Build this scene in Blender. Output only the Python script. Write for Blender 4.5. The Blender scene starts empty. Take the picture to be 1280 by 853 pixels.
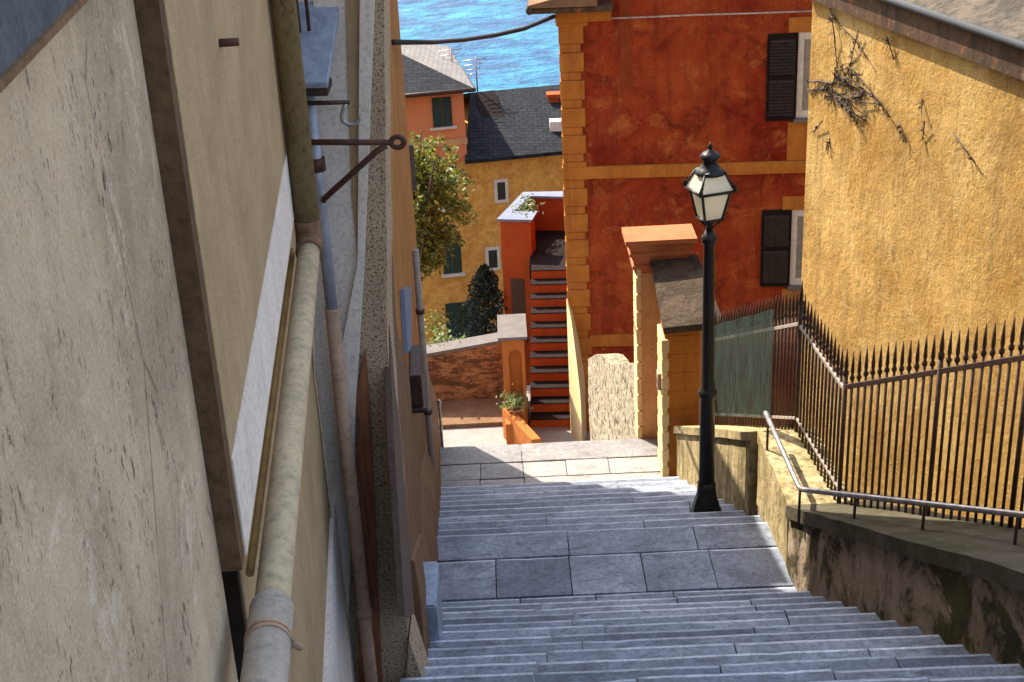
import bpy, bmesh, math, random
from mathutils import Vector, Matrix, noise as mnoise
random.seed(7)
V = Vector
R_ = math.radians
sc = bpy.context.scene
COL = sc.collection

# ------------------------------------------------------------------ camera (50 mm, looking down the stairs)
F_PX, TH, RHO = 1778.0, R_(24.2), R_(2.9)
_c, _s = math.cos(RHO), math.sin(RHO)
U0 = V((0, math.sin(TH), math.cos(TH))); FW = V((0, math.cos(TH), -math.sin(TH))); X0 = V((1, 0, 0))
CR = X0 * _c - U0 * _s
CU = X0 * _s + U0 * _c
cam = bpy.data.cameras.new('camera'); co = bpy.data.objects.new('camera', cam); COL.objects.link(co)
cam.lens = 50; cam.sensor_width = 36 * 1280 / 1280; cam.clip_end = 6000; cam.clip_start = 0.05
cam.lens = F_PX * 36 / 1280
m = Matrix.Identity(4)
for i in range(3):
    m[i][0] = CR[i]; m[i][1] = CU[i]; m[i][2] = -FW[i]
co.matrix_world = m
sc.camera = co

def ray(px, py): return CR * ((px - 640) / F_PX) + CU * ((426.5 - py) / F_PX) + FW
def atz(px, py, z): d = ray(px, py); return d * (z / d.z)
def aty(px, py, y): d = ray(px, py); return d * (y / d.y)
def onp(px, py, n, c): d = ray(px, py); return d * (c / n.dot(d))      # plane n.p = c
def proj(p):
    w = p.dot(FW); return (640 + F_PX * p.dot(CR) / w, 426.5 - F_PX * p.dot(CU) / w)

# ------------------------------------------------------------------ materials
def lin(r, g, b):
    f = lambda c: (c / 255 / 12.92) if c / 255 <= 0.04045 else ((c / 255 + 0.055) / 1.055) ** 2.4
    return (f(r), f(g), f(b), 1)
class NT:
    def __init__(s, name):
        s.m = bpy.data.materials.new(name); s.m.use_nodes = True
        s.t = s.m.node_tree; s.n = s.t.nodes; s.b = s.n['Principled BSDF']; s.out = s.n['Material Output']
        s.co = s.n.new('ShaderNodeTexCoord').outputs['Object']
    def link(s, a, b): s.t.links.new(a, b)
    def map(s, scale):
        k = s.n.new('ShaderNodeMapping'); s.link(s.co, k.inputs['Vector']); k.inputs['Scale'].default_value = scale; return k.outputs[0]
    def noise(s, scale, detail=6, rough=0.6, stretch=None, dist=0.0):
        k = s.n.new('ShaderNodeTexNoise'); k.inputs['Scale'].default_value = scale; k.inputs['Detail'].default_value = detail
        k.inputs['Roughness'].default_value = rough; k.inputs['Distortion'].default_value = dist
        s.link(s.map(stretch) if stretch else s.co, k.inputs['Vector']); return k.outputs['Fac']
    def voro(s, scale, stretch=None, feature='F1'):
        k = s.n.new('ShaderNodeTexVoronoi'); k.inputs['Scale'].default_value = scale; k.feature = feature
        s.link(s.map(stretch) if stretch else s.co, k.inputs['Vector']); return k.outputs['Distance']
    def ramp(s, fac, stops):
        k = s.n.new('ShaderNodeValToRGB'); e = k.color_ramp.elements
        while len(e) < len(stops): e.new(0.5)
        for q, (p, c) in zip(e, stops):
            q.position = p; q.color = c if isinstance(c, tuple) else (c, c, c, 1)
        s.link(fac, k.inputs[0]); return k.outputs[0]
    def mix(s, fac, a, b, mode='MIX'):
        k = s.n.new('ShaderNodeMix'); k.data_type = 'RGBA'; k.blend_type = mode
        for i, v in ((0, fac), (6, a), (7, b)):
            if hasattr(v, 'is_linked'): s.link(v, k.inputs[i])
            else: k.inputs[i].default_value = v
        return k.outputs[2]
    def math(s, op, a, b=0.0):
        k = s.n.new('ShaderNodeMath'); k.operation = op
        for i, v in enumerate((a, b)):
            if hasattr(v, 'is_linked'): s.link(v, k.inputs[i])
            else: k.inputs[i].default_value = v
        return k.outputs[0]
    def sep(s, axis):
        k = s.n.new('ShaderNodeSeparateXYZ'); s.link(s.co, k.inputs[0]); return k.outputs[axis]
    def bump(s, h, strength=0.5, dist=0.02):
        k = s.n.new('ShaderNodeBump'); k.inputs['Strength'].default_value = strength; k.inputs['Distance'].default_value = dist
        s.link(h, k.inputs['Height'])
        prev = s.b.inputs['Normal'].links
        if prev: s.link(prev[0].from_socket, k.inputs['Normal'])
        s.link(k.outputs[0], s.b.inputs['Normal'])
    def color(s, c):
        if hasattr(c, 'is_linked'): s.link(c, s.b.inputs['Base Color'])
        else: s.b.inputs['Base Color'].default_value = c
    def rough(s, v, metal=0.0, spec=0.3):
        if hasattr(v, 'is_linked'): s.link(v, s.b.inputs['Roughness'])
        else: s.b.inputs['Roughness'].default_value = v
        s.b.inputs['Metallic'].default_value = metal; s.b.inputs['Specular IOR Level'].default_value = spec

def plaster(name, base, alt, dark, scale=1.5, speck=0.0, streak=0.3, bump=0.35, fine=60, bd=0.01, big=0.0, lo=.35, hi=.68):
    """weathered render: two tones in cloudy patches, dark vertical runs, dark flecks, sandy relief"""
    t = NT(name)
    c = t.mix(t.ramp(t.noise(scale, 9, .65, dist=.3), [(lo, 0.0), (hi, 1.0)]), base, alt)
    if streak:
        st = t.ramp(t.noise(1.0, 8, .7, stretch=(7, 7, .55)), [(.5, 0.0), (.78, streak)])
        c = t.mix(st, c, dark)
    if speck:
        sp = t.math('MULTIPLY', t.ramp(t.noise(60, 4, .65, stretch=(1, 1, .38)), [(.58, 0.0), (.64, speck)]), t.ramp(t.noise(2.6, 4), [(.40, 0.0), (.58, 1.0)]))
        c = t.mix(sp, c, dark)
    fine_n = t.noise(fine, 5, .7)
    c = t.mix(t.ramp(fine_n, [(.3, .5), (.52, 0.0)]), c, dark)
    t.color(c); t.rough(.92, spec=.15)
    t.bump(fine_n, bump, bd)
    t.bump(t.noise(fine / 7, 4, .6), bump * .9, bd * 3)
    if big: t.bump(t.noise(3.2, 5, .55), big, .12)
    return t.m
def simple(name, c, alt=None, rough=.6, metal=0.0, scale=12, bump=.15, spec=.4, stretch=None, lo=.4, hi=.62):
    t = NT(name)
    n = t.noise(scale, 7, .65, stretch=stretch)
    t.color(t.mix(t.ramp(n, [(lo, 0.0), (hi, 1.0)]), c, alt or tuple(x * .6 for x in c[:3]) + (1,)))
    t.rough(rough, metal, spec)
    if bump: t.bump(n, bump, .01)
    return t.m
D = lambda *a: lin(*a)
M = {}
t = NT('pale_old_render')
c = t.mix(t.ramp(t.noise(1.5, 9, .7, dist=.5), [(.36, 0.0), (.64, 1.0)]), (.67, .52, .35, 1), (.47, .355, .235, 1))
c = t.mix(t.ramp(t.noise(.75, 8, .72, dist=.3), [(.44, 0.0), (.66, .75)]), c, (.26, .205, .14, 1))
c = t.mix(t.ramp(t.noise(2.1, 9, .78, stretch=(1, 1, .7), dist=.6), [(.575, 0.0), (.60, .5)]), c, (.76, .64, .49, 1))
c = t.mix(t.ramp(t.noise(1.0, 8, .7, stretch=(6, 6, .5)), [(.52, 0.0), (.75, .45)]), c, (.20, .15, .10, 1))
fl = t.math('MULTIPLY', t.ramp(t.noise(52, 4, .7, stretch=(1, 1, .5), dist=.4), [(.57, 0.0), (.63, 1.0)]), t.ramp(t.noise(3.4, 5, .65), [(.44, 0.0), (.58, 1.0)]))
c = t.mix(fl, c, (.12, .085, .055, 1))
cr = t.math('MULTIPLY', t.ramp(t.voro(1.3, feature='DISTANCE_TO_EDGE', stretch=(1, 1, .5)), [(.0, 1.0), (.006, 0.0)]), t.ramp(t.noise(1.6, 4), [(.54, 0.0), (.6, .8)]))
c = t.mix(cr, c, (.10, .075, .05, 1))
g = t.noise(150, 4, .75)
c = t.mix(t.ramp(g, [(.32, .45), (.46, 0.0)]), c, (.16, .12, .08, 1))
c = t.mix(t.ramp(g, [(.55, 0.0), (.7, .5)]), c, (.85, .74, .6, 1))
t.color(c); t.rough(.93, spec=.12)
t.bump(g, .45, .006); t.bump(fl, -.5, .006); t.bump(t.noise(14, 6, .65), .4, .02); t.bump(t.noise(2.2, 5, .6), .35, .08); M['near'] = t.m
M['tan'] = plaster('tan_render', (.50, .36, .20, 1), (.38, .26, .14, 1), (.12, .09, .055, 1), scale=3, speck=.2, streak=.25, fine=120, bump=.35)
M['white'] = plaster('white_painted_render', (.84, .75, .65, 1), (.72, .63, .54, 1), (.25, .22, .2, 1), scale=4, streak=.3, fine=50, bump=.15)
M['brownedge'] = plaster('brown_bare_edge', (.10, .06, .033, 1), (.17, .105, .055, 1), (.03, .018, .01, 1), scale=6, streak=.3, fine=40, bump=.5)
M['hole'] = simple('dark_cavity_shade', (.035, .023, .014, 1), rough=1)  # near-black, paints the shade of the wall recess
M['bluestone'] = plaster('blue_grey_stone', (.13, .14, .155, 1), (.07, .075, .085, 1), (.03, .035, .04, 1), scale=5, speck=.5, streak=.6, fine=60)
def pebbled(name, hi, mid, dk, sc1, sc2):
    t = NT(name)
    n1 = t.noise(sc1, 5, .65); n2 = t.noise(sc2, 4, .7)
    c = t.mix(t.ramp(t.noise(2.2, 7, .65), [(.35, 0.0), (.65, 1.0)]), hi, mid)
    c = t.mix(t.ramp(n1, [(.38, .95), (.50, 0.0)]), c, dk)
    c = t.mix(t.ramp(n2, [(.34, .6), (.48, 0.0)]), c, dk)
    t.color(c); t.rough(.95, spec=.1); t.bump(n1, 1.0, 1.0 / sc1); t.bump(n2, .6, .6 / sc2); return t.m
M['rough'] = pebbled('pebbled_roughcast', (.74, .575, .39, 1), (.60, .45, .29, 1), (.16, .105, .065, 1), 75, 150)
M['orangeF'] = plaster('ochre_orange_render', (.44, .21, .055, 1), (.29, .135, .04, 1), (.07, .035, .015, 1), scale=3, speck=.3, streak=.3, fine=40)
M['brownF'] = plaster('brown_stained_render', (.17, .095, .05, 1), (.24, .14, .075, 1), (.04, .025, .015, 1), scale=3, streak=.5, fine=60)
M['wood'] = simple('red_brown_wood', (.33, .125, .055, 1), (.16, .06, .03, 1), rough=.6, scale=3, stretch=(30, 30, 1.2), bump=.3)
t = NT('golden_yellow_render')
c = t.mix(t.ramp(t.noise(1.1, 9, .68, dist=.4), [(.36, 0.0), (.64, 1.0)]), (.52, .335, .115, 1), (.37, .205, .05, 1))
c = t.mix(t.ramp(t.noise(.55, 7, .7, dist=.3), [(.46, 0.0), (.68, .8)]), c, (.24, .13, .035, 1))
c = t.mix(t.ramp(t.noise(1, 8, .7, stretch=(4, 4, .5)), [(.56, 0.0), (.76, .45)]), c, (.60, .43, .19, 1))
c = t.mix(t.ramp(t.noise(1, 9, .75, stretch=(6, 6, .32)), [(.52, 0.0), (.70, .6)]), c, (.20, .115, .04, 1))
c = t.mix(t.ramp(t.noise(.8, 9, .75, dist=.8), [(.56, 0.0), (.58, .4)]), c, (.54, .37, .15, 1))
pit = t.noise(15, 7, .72, dist=.4)
c = t.mix(t.ramp(pit, [(.30, .75), (.44, 0.0)]), c, (.15, .075, .02, 1))
c = t.mix(t.ramp(t.noise(60, 4, .7), [(.3, .4), (.5, 0.0)]), c, (.2, .1, .03, 1))
t.color(c); t.rough(.95, spec=.1)
t.bump(pit, .75, .04); t.bump(t.noise(45, 5, .7), .5, .012); t.bump(t.noise(2.6, 5, .55), .3, .14); M['yellow'] = t.m
M['quoin'] = plaster('orange_quoin_render', (.47, .18, .03, 1), (.36, .115, .022, 1), (.13, .045, .014, 1), scale=2.6, streak=.6, fine=50, bump=.25)
M['stairorange'] = plaster('orange_red_render', (.46, .092, .021, 1), (.38, .07, .016, 1), (.16, .03, .01, 1), scale=2.5, streak=.3, fine=50, bump=.2)
M['archorange'] = plaster('light_orange_render', (.46, .155, .036, 1), (.40, .12, .028, 1), (.2, .07, .02, 1), scale=2.5, streak=.3, fine=50, bump=.2)
M['pillar'] = plaster('peach_pillar_render', (.60, .35, .165, 1), (.52, .28, .12, 1), (.2, .09, .04, 1), scale=4, streak=.35, fine=45, bump=.3)
M['rustic'] = plaster('sunlit_cream_render', (.72, .55, .28, 1), (.64, .45, .2, 1), (.25, .13, .05, 1), scale=5, streak=.2, fine=45, bump=.3)  # cream tone paints sunlight onto left-facing edges
M['cornice'] = plaster('terracotta_cornice', (.44, .125, .05, 1), (.40, .165, .07, 1), (.2, .07, .03, 1), scale=6, streak=.25, fine=45, bump=.3)
M['pinkwall'] = plaster('salmon_pink_render', (.66, .24, .10, 1), (.58, .2, .09, 1), (.3, .1, .05, 1), scale=1.2, streak=.2, fine=25, bump=.2)
M['ochre'] = plaster('mottled_ochre_render', (.68, .38, .10, 1), (.54, .26, .058, 1), (.24, .11, .03, 1), scale=3.6, streak=.2, fine=9, bump=.4, lo=.40, hi=.60)
M['pale'] = simple('pale_trim', (.62, .58, .52, 1), (.5, .46, .4, 1), rough=.7)
M['iron'] = simple('dark_rusty_iron', (.035, .024, .02, 1), (.085, .04, .025, 1), rough=.55, metal=.3, scale=25, bump=.3)
M['rust'] = simple('rusty_iron', (.12, .05, .03, 1), (.06, .028, .02, 1), rough=.7, metal=.2, scale=30, bump=.4)
M['lampiron'] = simple('black_cast_iron', (.018, .017, .017, 1), (.03, .028, .026, 1), rough=.42, metal=.35, scale=40, bump=.1)
M['collar'] = plaster('rusty_collar_metal', (.27, .17, .10, 1), (.16, .085, .045, 1), (.06, .03, .02, 1), scale=14, speck=.5, streak=.4, fine=40, bump=.4)
M['rail'] = simple('weathered_steel_rail', (.42, .40, .39, 1), (.25, .22, .2, 1), rough=.4, metal=.7, scale=18)
M['palerail'] = simple('pale_sunlit_rail', (.36, .31, .27, 1), (.24, .19, .155, 1), rough=.5, scale=20)  # pale rail metal with the sun and sky it catches painted in
M['pipegrey'] = plaster('pale_grey_pipe', (.58, .465, .29, 1), (.43, .345, .22, 1), (.14, .12, .09, 1), scale=7, speck=.5, streak=.0, fine=35, bump=.15)
M['pipesleeve'] = plaster('blue_grey_pipe_sleeve', (.46, .40, .32, 1), (.33, .30, .26, 1), (.12, .11, .1, 1), scale=7, streak=.3, fine=30, bump=.15)
M['pipetan'] = plaster('ochre_tan_pipe', (.27, .205, .095, 1), (.21, .155, .075, 1), (.08, .05, .03, 1), scale=6, speck=.8, streak=.35, fine=35, bump=.15)
M['pipebrown'] = plaster('brown_grey_pipe', (.50, .34, .23, 1), (.38, .25, .17, 1), (.10, .07, .05, 1), scale=6, streak=.2, fine=30, bump=.12)
M['pipeyellow'] = simple('yellow_ochre_pipe', (.55, .36, .12, 1), (.4, .26, .09, 1), rough=.55)
M['zinc'] = simple('zinc_grey_paint', (.42, .46, .52, 1), (.3, .33, .38, 1), rough=.45, metal=.3, scale=14)
M['slateledge'] = simple('blue_slate_ledge', (.33, .38, .47, 1), (.21, .25, .32, 1), rough=.5, scale=14, bump=.3)
M['cable'] = simple('black_cable', (.012, .012, .014, 1), rough=.6)
M['palecable'] = simple('pale_cable', (.5, .38, .3, 1), rough=.7)
M['shutter'] = simple('black_shutter_paint', (.010, .007, .006, 1), (.016, .011, .009, 1), rough=.8, bump=.1, spec=.1)
M['louvre'] = simple('worn_brown_louvre', (.035, .024, .018, 1), (.02, .014, .011, 1), rough=.7, bump=.1, spec=.2)
M['green'] = simple('dark_green_shutter', (.006, .027, .02, 1), (.01, .038, .028, 1), rough=.5)
M['void'] = simple('dark_window_glass', (.012, .014, .018, 1), rough=.15, spec=.5, bump=0)
M['curtain'] = simple('grey_window_pane', (.25, .23, .2, 1), (.18, .17, .15, 1), rough=.25, bump=0)
M['dkstone'] = plaster('dark_lichened_slab', (.055, .038, .024, 1), (.10, .07, .045, 1), (.018, .014, .01, 1), scale=5, streak=0, fine=30, bump=.9, bd=.015, lo=.45, hi=.6)
M['tread'] = simple('shade_dark_slate_tread', (.013, .009, .009, 1), (.022, .016, .015, 1), rough=.9, spec=.1)  # slate darkened further to stand in for riser shade on the treads
M['coping'] = plaster('blue_grey_coping', (.20, .23, .31, 1), (.15, .175, .235, 1), (.15, .15, .18, 1), scale=6, streak=0, fine=30, bump=.2)
M['greycap'] = plaster('grey_cap_stone', (.17, .15, .14, 1), (.12, .11, .10, 1), (.12, .1, .09, 1), scale=6, streak=0, fine=30, bump=.3)
M['pebble'] = pebbled('cream_pebbled_wall', (.46, .39, .27, 1), (.38, .31, .2, 1), (.09, .058, .03, 1), 9, 24)
M['darkwood'] = simple('dark_weathered_door', (.07, .042, .03, 1), (.12, .075, .055, 1), rough=.8, stretch=(20, 20, 2), scale=3)
M['terracotta'] = simple('terracotta_pot', (.45, .16, .06, 1), (.36, .12, .05, 1), rough=.8)
M['bark'] = simple('tree_bark', (.10, .07, .045, 1), (.05, .035, .025, 1), rough=.9)
M['net'] = None

# red wall : blotched red with orange patches and a faded vertical stripe
t = NT('blotched_red_render')
c = t.mix(t.ramp(t.noise(.9, 9, .7, dist=.5), [(.40, 0.0), (.66, 1.0)]), (.215, .021, .008, 1), (.34, .064, .016, 1))
c = t.mix(t.ramp(t.noise(1.5, 9, .74, dist=.7), [(.50, 0.0), (.64, .8)]), c, (.10, .010, .005, 1))
c = t.mix(t.ramp(t.noise(2.1, 9, .74, dist=.5), [(.54, 0.0), (.68, .75)]), c, (.44, .14, .038, 1))
c = t.mix(t.ramp(t.noise(6.5, 7, .75, dist=.5), [(.60, 0.0), (.70, .6)]), c, (.42, .16, .055, 1))
c = t.mix(t.ramp(t.noise(1, 9, .75, stretch=(5, 5, .45)), [(.50, 0.0), (.72, .55)]), c, (.085, .010, .006, 1))
c = t.mix(t.ramp(t.noise(22, 6, .7), [(.30, .5), (.46, 0.0)]), c, (.09, .012, .006, 1))
t.color(c); t.rough(.92, spec=.12); t.bump(t.noise(18, 6, .7), .35, .025); t.bump(t.noise(2.5, 5, .6), .25, .08); M['red'] = t.m
M['redfaded'] = plaster('faded_red_strip', (.25, .055, .014, 1), (.20, .03, .009, 1), (.1, .012, .006, 1), scale=4, streak=.3, fine=40)

# stair stone: grey with dirt and veins, bluish skylight painted into the colour
def stone(name, a, b, dirt):
    t = NT(name)
    c = t.mix(t.ramp(t.noise(2.2, 8, .65, dist=.6), [(.36, 0.0), (.64, 1.0)]), a, b)
    v = t.ramp(t.noise(4, 9, .75, dist=2.2), [(.47, 0.0), (.5, .55), (.53, 0.0)])
    c = t.mix(v, c, dirt)
    c = t.mix(t.ramp(t.noise(26, 6, .7), [(.28, .55), (.5, 0.0)]), c, dirt)
    c = t.mix(t.ramp(t.noise(1.3, 6, .7), [(.52, 0.0), (.72, .6)]), c, dirt)
    k = t.n.new('ShaderNodeNewGeometry')
    c = t.mix(1.0, c, t.ramp(k.outputs['Random Per Island'], [(0, (.72, .74, .77, 1)), (.5, (1, 1, 1, 1)), (1, (1.12, 1.10, 1.06, 1))]), 'MULTIPLY')
    c = t.mix(t.ramp(t.noise(.8, 8, .75, dist=.4), [(.50, 0.0), (.68, .65)]), c, dirt)
    c = t.mix(t.ramp(t.noise(7, 8, .78, stretch=(.6, 1.8, 1), dist=.5), [(.53, 0.0), (.64, .75)]), c, dirt)
    t.color(c); t.rough(.62, spec=.35)
    t.bump(t.noise(30, 5, .65), .3, .008); t.bump(t.noise(7, 5, .6), .35, .02)
    return t.m
M['stone'] = stone('grey_stair_stone', (.36, .395, .46, 1), (.22, .245, .30, 1), (.05, .057, .078, 1))
M['stone2'] = stone('grey_stair_stone_dark', (.265, .295, .355, 1), (.16, .18, .23, 1), (.04, .046, .062, 1))
M['nose'] = stone('worn_skylit_stair_edge', (.62, .66, .74, 1), (.48, .52, .60, 1), (.17, .19, .23, 1))  # pale from wear, with the sky glint on the rounded edge painted in
M['sunlit_stone'] = stone('sunlit_landing_stone', (.36, .33, .30, 1), (.27, .25, .235, 1), (.10, .092, .085, 1))  # warm pale tone paints sunlight onto the far landing
M['dirt'] = simple('dark_joint_dirt', (.035, .033, .032, 1), (.05, .048, .042, 1), rough=1)
M['street'] = stone('pink_grey_street_paving', (.36, .30, .26, 1), (.29, .24, .21, 1), (.2, .17, .15, 1))
M['earth'] = simple('brown_earth', (.11, .085, .055, 1), (.06, .06, .03, 1), rough=1, scale=1.5)

# mossy low wall: beige plaster patches over dark mossy stone
def mossy(name, bright):
    t = NT(name)
    pl = t.mix(t.ramp(t.noise(3, 8, .7), [(.35, 0.0), (.65, 1.0)]), (.40 * bright, .315 * bright, .22 * bright, 1), (.27 * bright, .19 * bright, .125 * bright, 1))
    dk = t.mix(t.ramp(t.noise(4, 7, .7), [(.4, 0.0), (.6, 1.0)]), (.05, .045, .022, 1), (.095, .08, .03, 1))
    c = t.mix(t.ramp(t.noise(1.5, 9, .72, stretch=(1, 1, 1.1), dist=.5), [(.47, 0.0), (.54, 1.0)]), pl, dk)
    c = t.mix(t.ramp(t.noise(1, 8, .7, stretch=(6, 6, .9)), [(.5, 0.0), (.7, .7)]), c, (.045, .036, .02, 1))
    t.color(c); t.rough(.95, spec=.1); t.bump(t.noise(12, 8, .7), .7, .03); t.bump(t.noise(2.5, 6, .6), .5, .06)
    return t.m
M['mossy'] = mossy('mossy_patched_render', 1.0)
t = NT('lichen_yellow_render')
c = t.mix(t.ramp(t.noise(2.5, 8, .7), [(.38, 0.0), (.62, 1.0)]), (.52, .41, .22, 1), (.36, .265, .12, 1))
c = t.mix(t.ramp(t.noise(1.2, 8, .72, stretch=(5, 5, .9)), [(.46, 0.0), (.66, .9)]), c, (.10, .085, .035, 1))
c = t.mix(t.ramp(t.noise(14, 6, .7), [(.36, .8), (.5, 0.0)]), c, (.12, .1, .05, 1))
t.color(c); t.rough(.95, spec=.1); t.bump(t.noise(14, 8, .7), .7, .025); M['lichen'] = t.m
t = NT('mossy_coping_stone')
c = t.mix(t.ramp(t.noise(3.2, 8, .7), [(.4, 0.0), (.62, 1.0)]), (.10, .083, .058, 1), (.055, .05, .025, 1))
c = t.mix(t.ramp(t.noise(7, 7, .75), [(.6, 0.0), (.7, .7)]), c, (.24, .2, .14, 1))
t.color(c); t.rough(.95, spec=.1); t.bump(t.noise(16, 7, .7), .6, .025); M['mosscap'] = t.m
# rusty fascia of the yellow house
t = NT('rust_stained_fascia')
c = t.mix(t.ramp(t.noise(1, 8, .72, stretch=(2.6, 2.6, 1.1), dist=.6), [(.56, 0.0), (.64, .6), (.72, 1.0)]), (.10, .058, .034, 1), (.42, .14, .04, 1))
c = t.mix(t.ramp(t.noise(1, 8, .7, stretch=(7, 7, 1.6), dist=.5), [(.42, 0.0), (.6, .9)]), c, (.05, .034, .022, 1))
c = t.mix(t.ramp(t.noise(9, 6, .7), [(.6, 0.0), (.7, .5)]), c, (.33, .27, .2, 1))
t.color(c); t.rough(.9, spec=.1); t.bump(t.noise(20, 6, .7), .4, .02); M['fascia'] = t.m
# roofs
def slate(name, a, b, dk, sc_=5):
    t = NT(name)
    c = t.mix(t.ramp(t.noise(sc_, 8, .75), [(.36, 0.0), (.64, 1.0)]), a, b)
    c = t.mix(t.ramp(t.noise(sc_ * 4, 6, .75), [(.34, .85), (.5, 0.0)]), c, dk)
    w = t.n.new('ShaderNodeTexBrick'); w.inputs['Scale'].default_value = 1.0
    w.inputs['Color1'].default_value = (1, 1, 1, 1); w.inputs['Color2'].default_value = (.72, .72, .72, 1); w.inputs['Mortar'].default_value = (.35, .35, .35, 1)
    w.inputs['Mortar Size'].default_value = .02; w.inputs['Brick Width'].default_value = .3; w.inputs['Row Height'].default_value = .16
    t.link(t.co, w.inputs['Vector'])
    c = t.mix(.75, c, w.outputs['Color'], 'MULTIPLY')
    t.color(c); t.rough(.85, spec=.12); t.bump(t.noise(sc_ * 3, 6, .7), .5, .03); t.bump(w.outputs['Fac'], -.4, .03)
    return t.m
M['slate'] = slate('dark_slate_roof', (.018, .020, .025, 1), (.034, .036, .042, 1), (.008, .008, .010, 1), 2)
M['slatepale'] = slate('pale_and_sunlit_slate', (.33, .30, .265, 1), (.24, .22, .2, 1), (.12, .11, .1, 1), 2)  # pale slate, also used to paint sunlight on the hip roof
M['roofslab'] = plaster('lichened_roof_slab', (.125, .098, .07, 1), (.065, .054, .042, 1), (.018, .015, .012, 1), scale=4, streak=0, fine=14, bump=.8, bd=.04, lo=.42, hi=.6)
# brown stone wall
t = NT('brown_rubble_wall')
c = t.mix(t.ramp(t.noise(3, 8, .7), [(.35, 0.0), (.65, 1.0)]), (.40, .20, .085, 1), (.26, .115, .05, 1))
c = t.mix(t.ramp(t.noise(2.4, 8, .75, stretch=(1, 1, 2.6), dist=.4), [(.46, 0.0), (.56, .9)]), c, (.10, .045, .022, 1))
c = t.mix(t.ramp(t.noise(9, 6, .75, stretch=(1, 1, 1.8)), [(.36, .8), (.5, 0.0)]), c, (.05, .025, .015, 1))
t.color(c); t.rough(.95, spec=.1); t.bump(t.noise(9, 7, .7), .8, .05); M['rubble'] = t.m
# net
t = NT('green_shade_netting')
t.color(t.mix(t.ramp(t.noise(5, 6, .6, stretch=(3, 3, .6)), [(.35, 0.0), (.7, 1.0)]), (.010, .026, .017, 1), (.028, .05, .036, 1))); t.rough(.85)
tr = t.n.new('ShaderNodeBsdfTransparent'); mx = t.n.new('ShaderNodeMixShader')
t.link(t.ramp(t.noise(6, 6, .7), [(.36, .22), (.64, .60)]), mx.inputs[0]); t.link(tr.outputs[0], mx.inputs[1]); t.link(t.b.outputs[0], mx.inputs[2]); t.link(mx.outputs[0], t.out.inputs[0])
M['net'] = t.m
# lantern glass
t = NT('frosted_lantern_glass')
t.color((.88, .86, .78, 1)); t.rough(.3, spec=.5)
tl = t.n.new('ShaderNodeBsdfTranslucent'); tl.inputs[0].default_value = (.95, .93, .85, 1); mx = t.n.new('ShaderNodeMixShader'); mx.inputs[0].default_value = .65
t.link(t.b.outputs[0], mx.inputs[1]); t.link(tl.outputs[0], mx.inputs[2]); t.link(mx.outputs[0], t.out.inputs[0]); M['glass'] = t.m
# leaves
def leafmat(name, cols):
    t = NT(name)
    k = t.n.new('ShaderNodeNewGeometry')
    st = [(i / max(1, len(cols) - 1), cc) for i, cc in enumerate(cols)]
    col = t.ramp(k.outputs['Random Per Island'], st)
    t.color(col); t.rough(.5, spec=.4)
    tl = t.n.new('ShaderNodeBsdfTranslucent'); t.link(col, tl.inputs[0]); mx = t.n.new('ShaderNodeMixShader'); mx.inputs[0].default_value = .4
    t.link(t.b.outputs[0], mx.inputs[1]); t.link(tl.outputs[0], mx.inputs[2]); t.link(mx.outputs[0], t.out.inputs[0]); return t.m
M['leaf'] = leafmat('yellow_green_leaves', [(.03, .055, .012, 1), (.17, .22, .03, 1), (.06, .10, .018, 1), (.40, .39, .06, 1), (.13, .11, .035, 1)])
M['darkleaf'] = leafmat('dark_green_needles', [(.012, .025, .016, 1), (.02, .04, .025, 1), (.035, .05, .035, 1), (.016, .03, .02, 1)])
M['brightleaf'] = leafmat('bright_leaves', [(.12, .2, .04, 1), (.3, .36, .12, 1), (.06, .1, .03, 1), (.35, .33, .2, 1)])
# sea
t = NT('blue_sea_water')
nz = t.noise(.16, 8, .66, stretch=(1, 1.3, 1), dist=.5)
t.color(t.mix(t.ramp(nz, [(.42, 0.0), (.60, 1.0)]), (.003, .075, .19, 1), (.016, .22, .35, 1)))
t.rough(.4, spec=.12); t.bump(t.noise(.3, 7, .65, stretch=(1, 1.5, 1), dist=.4), 1.0, 1.8); t.bump(t.noise(1.1, 5, .6, stretch=(1, 2, 1)), .6, .35); M['sea'] = t.m

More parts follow.
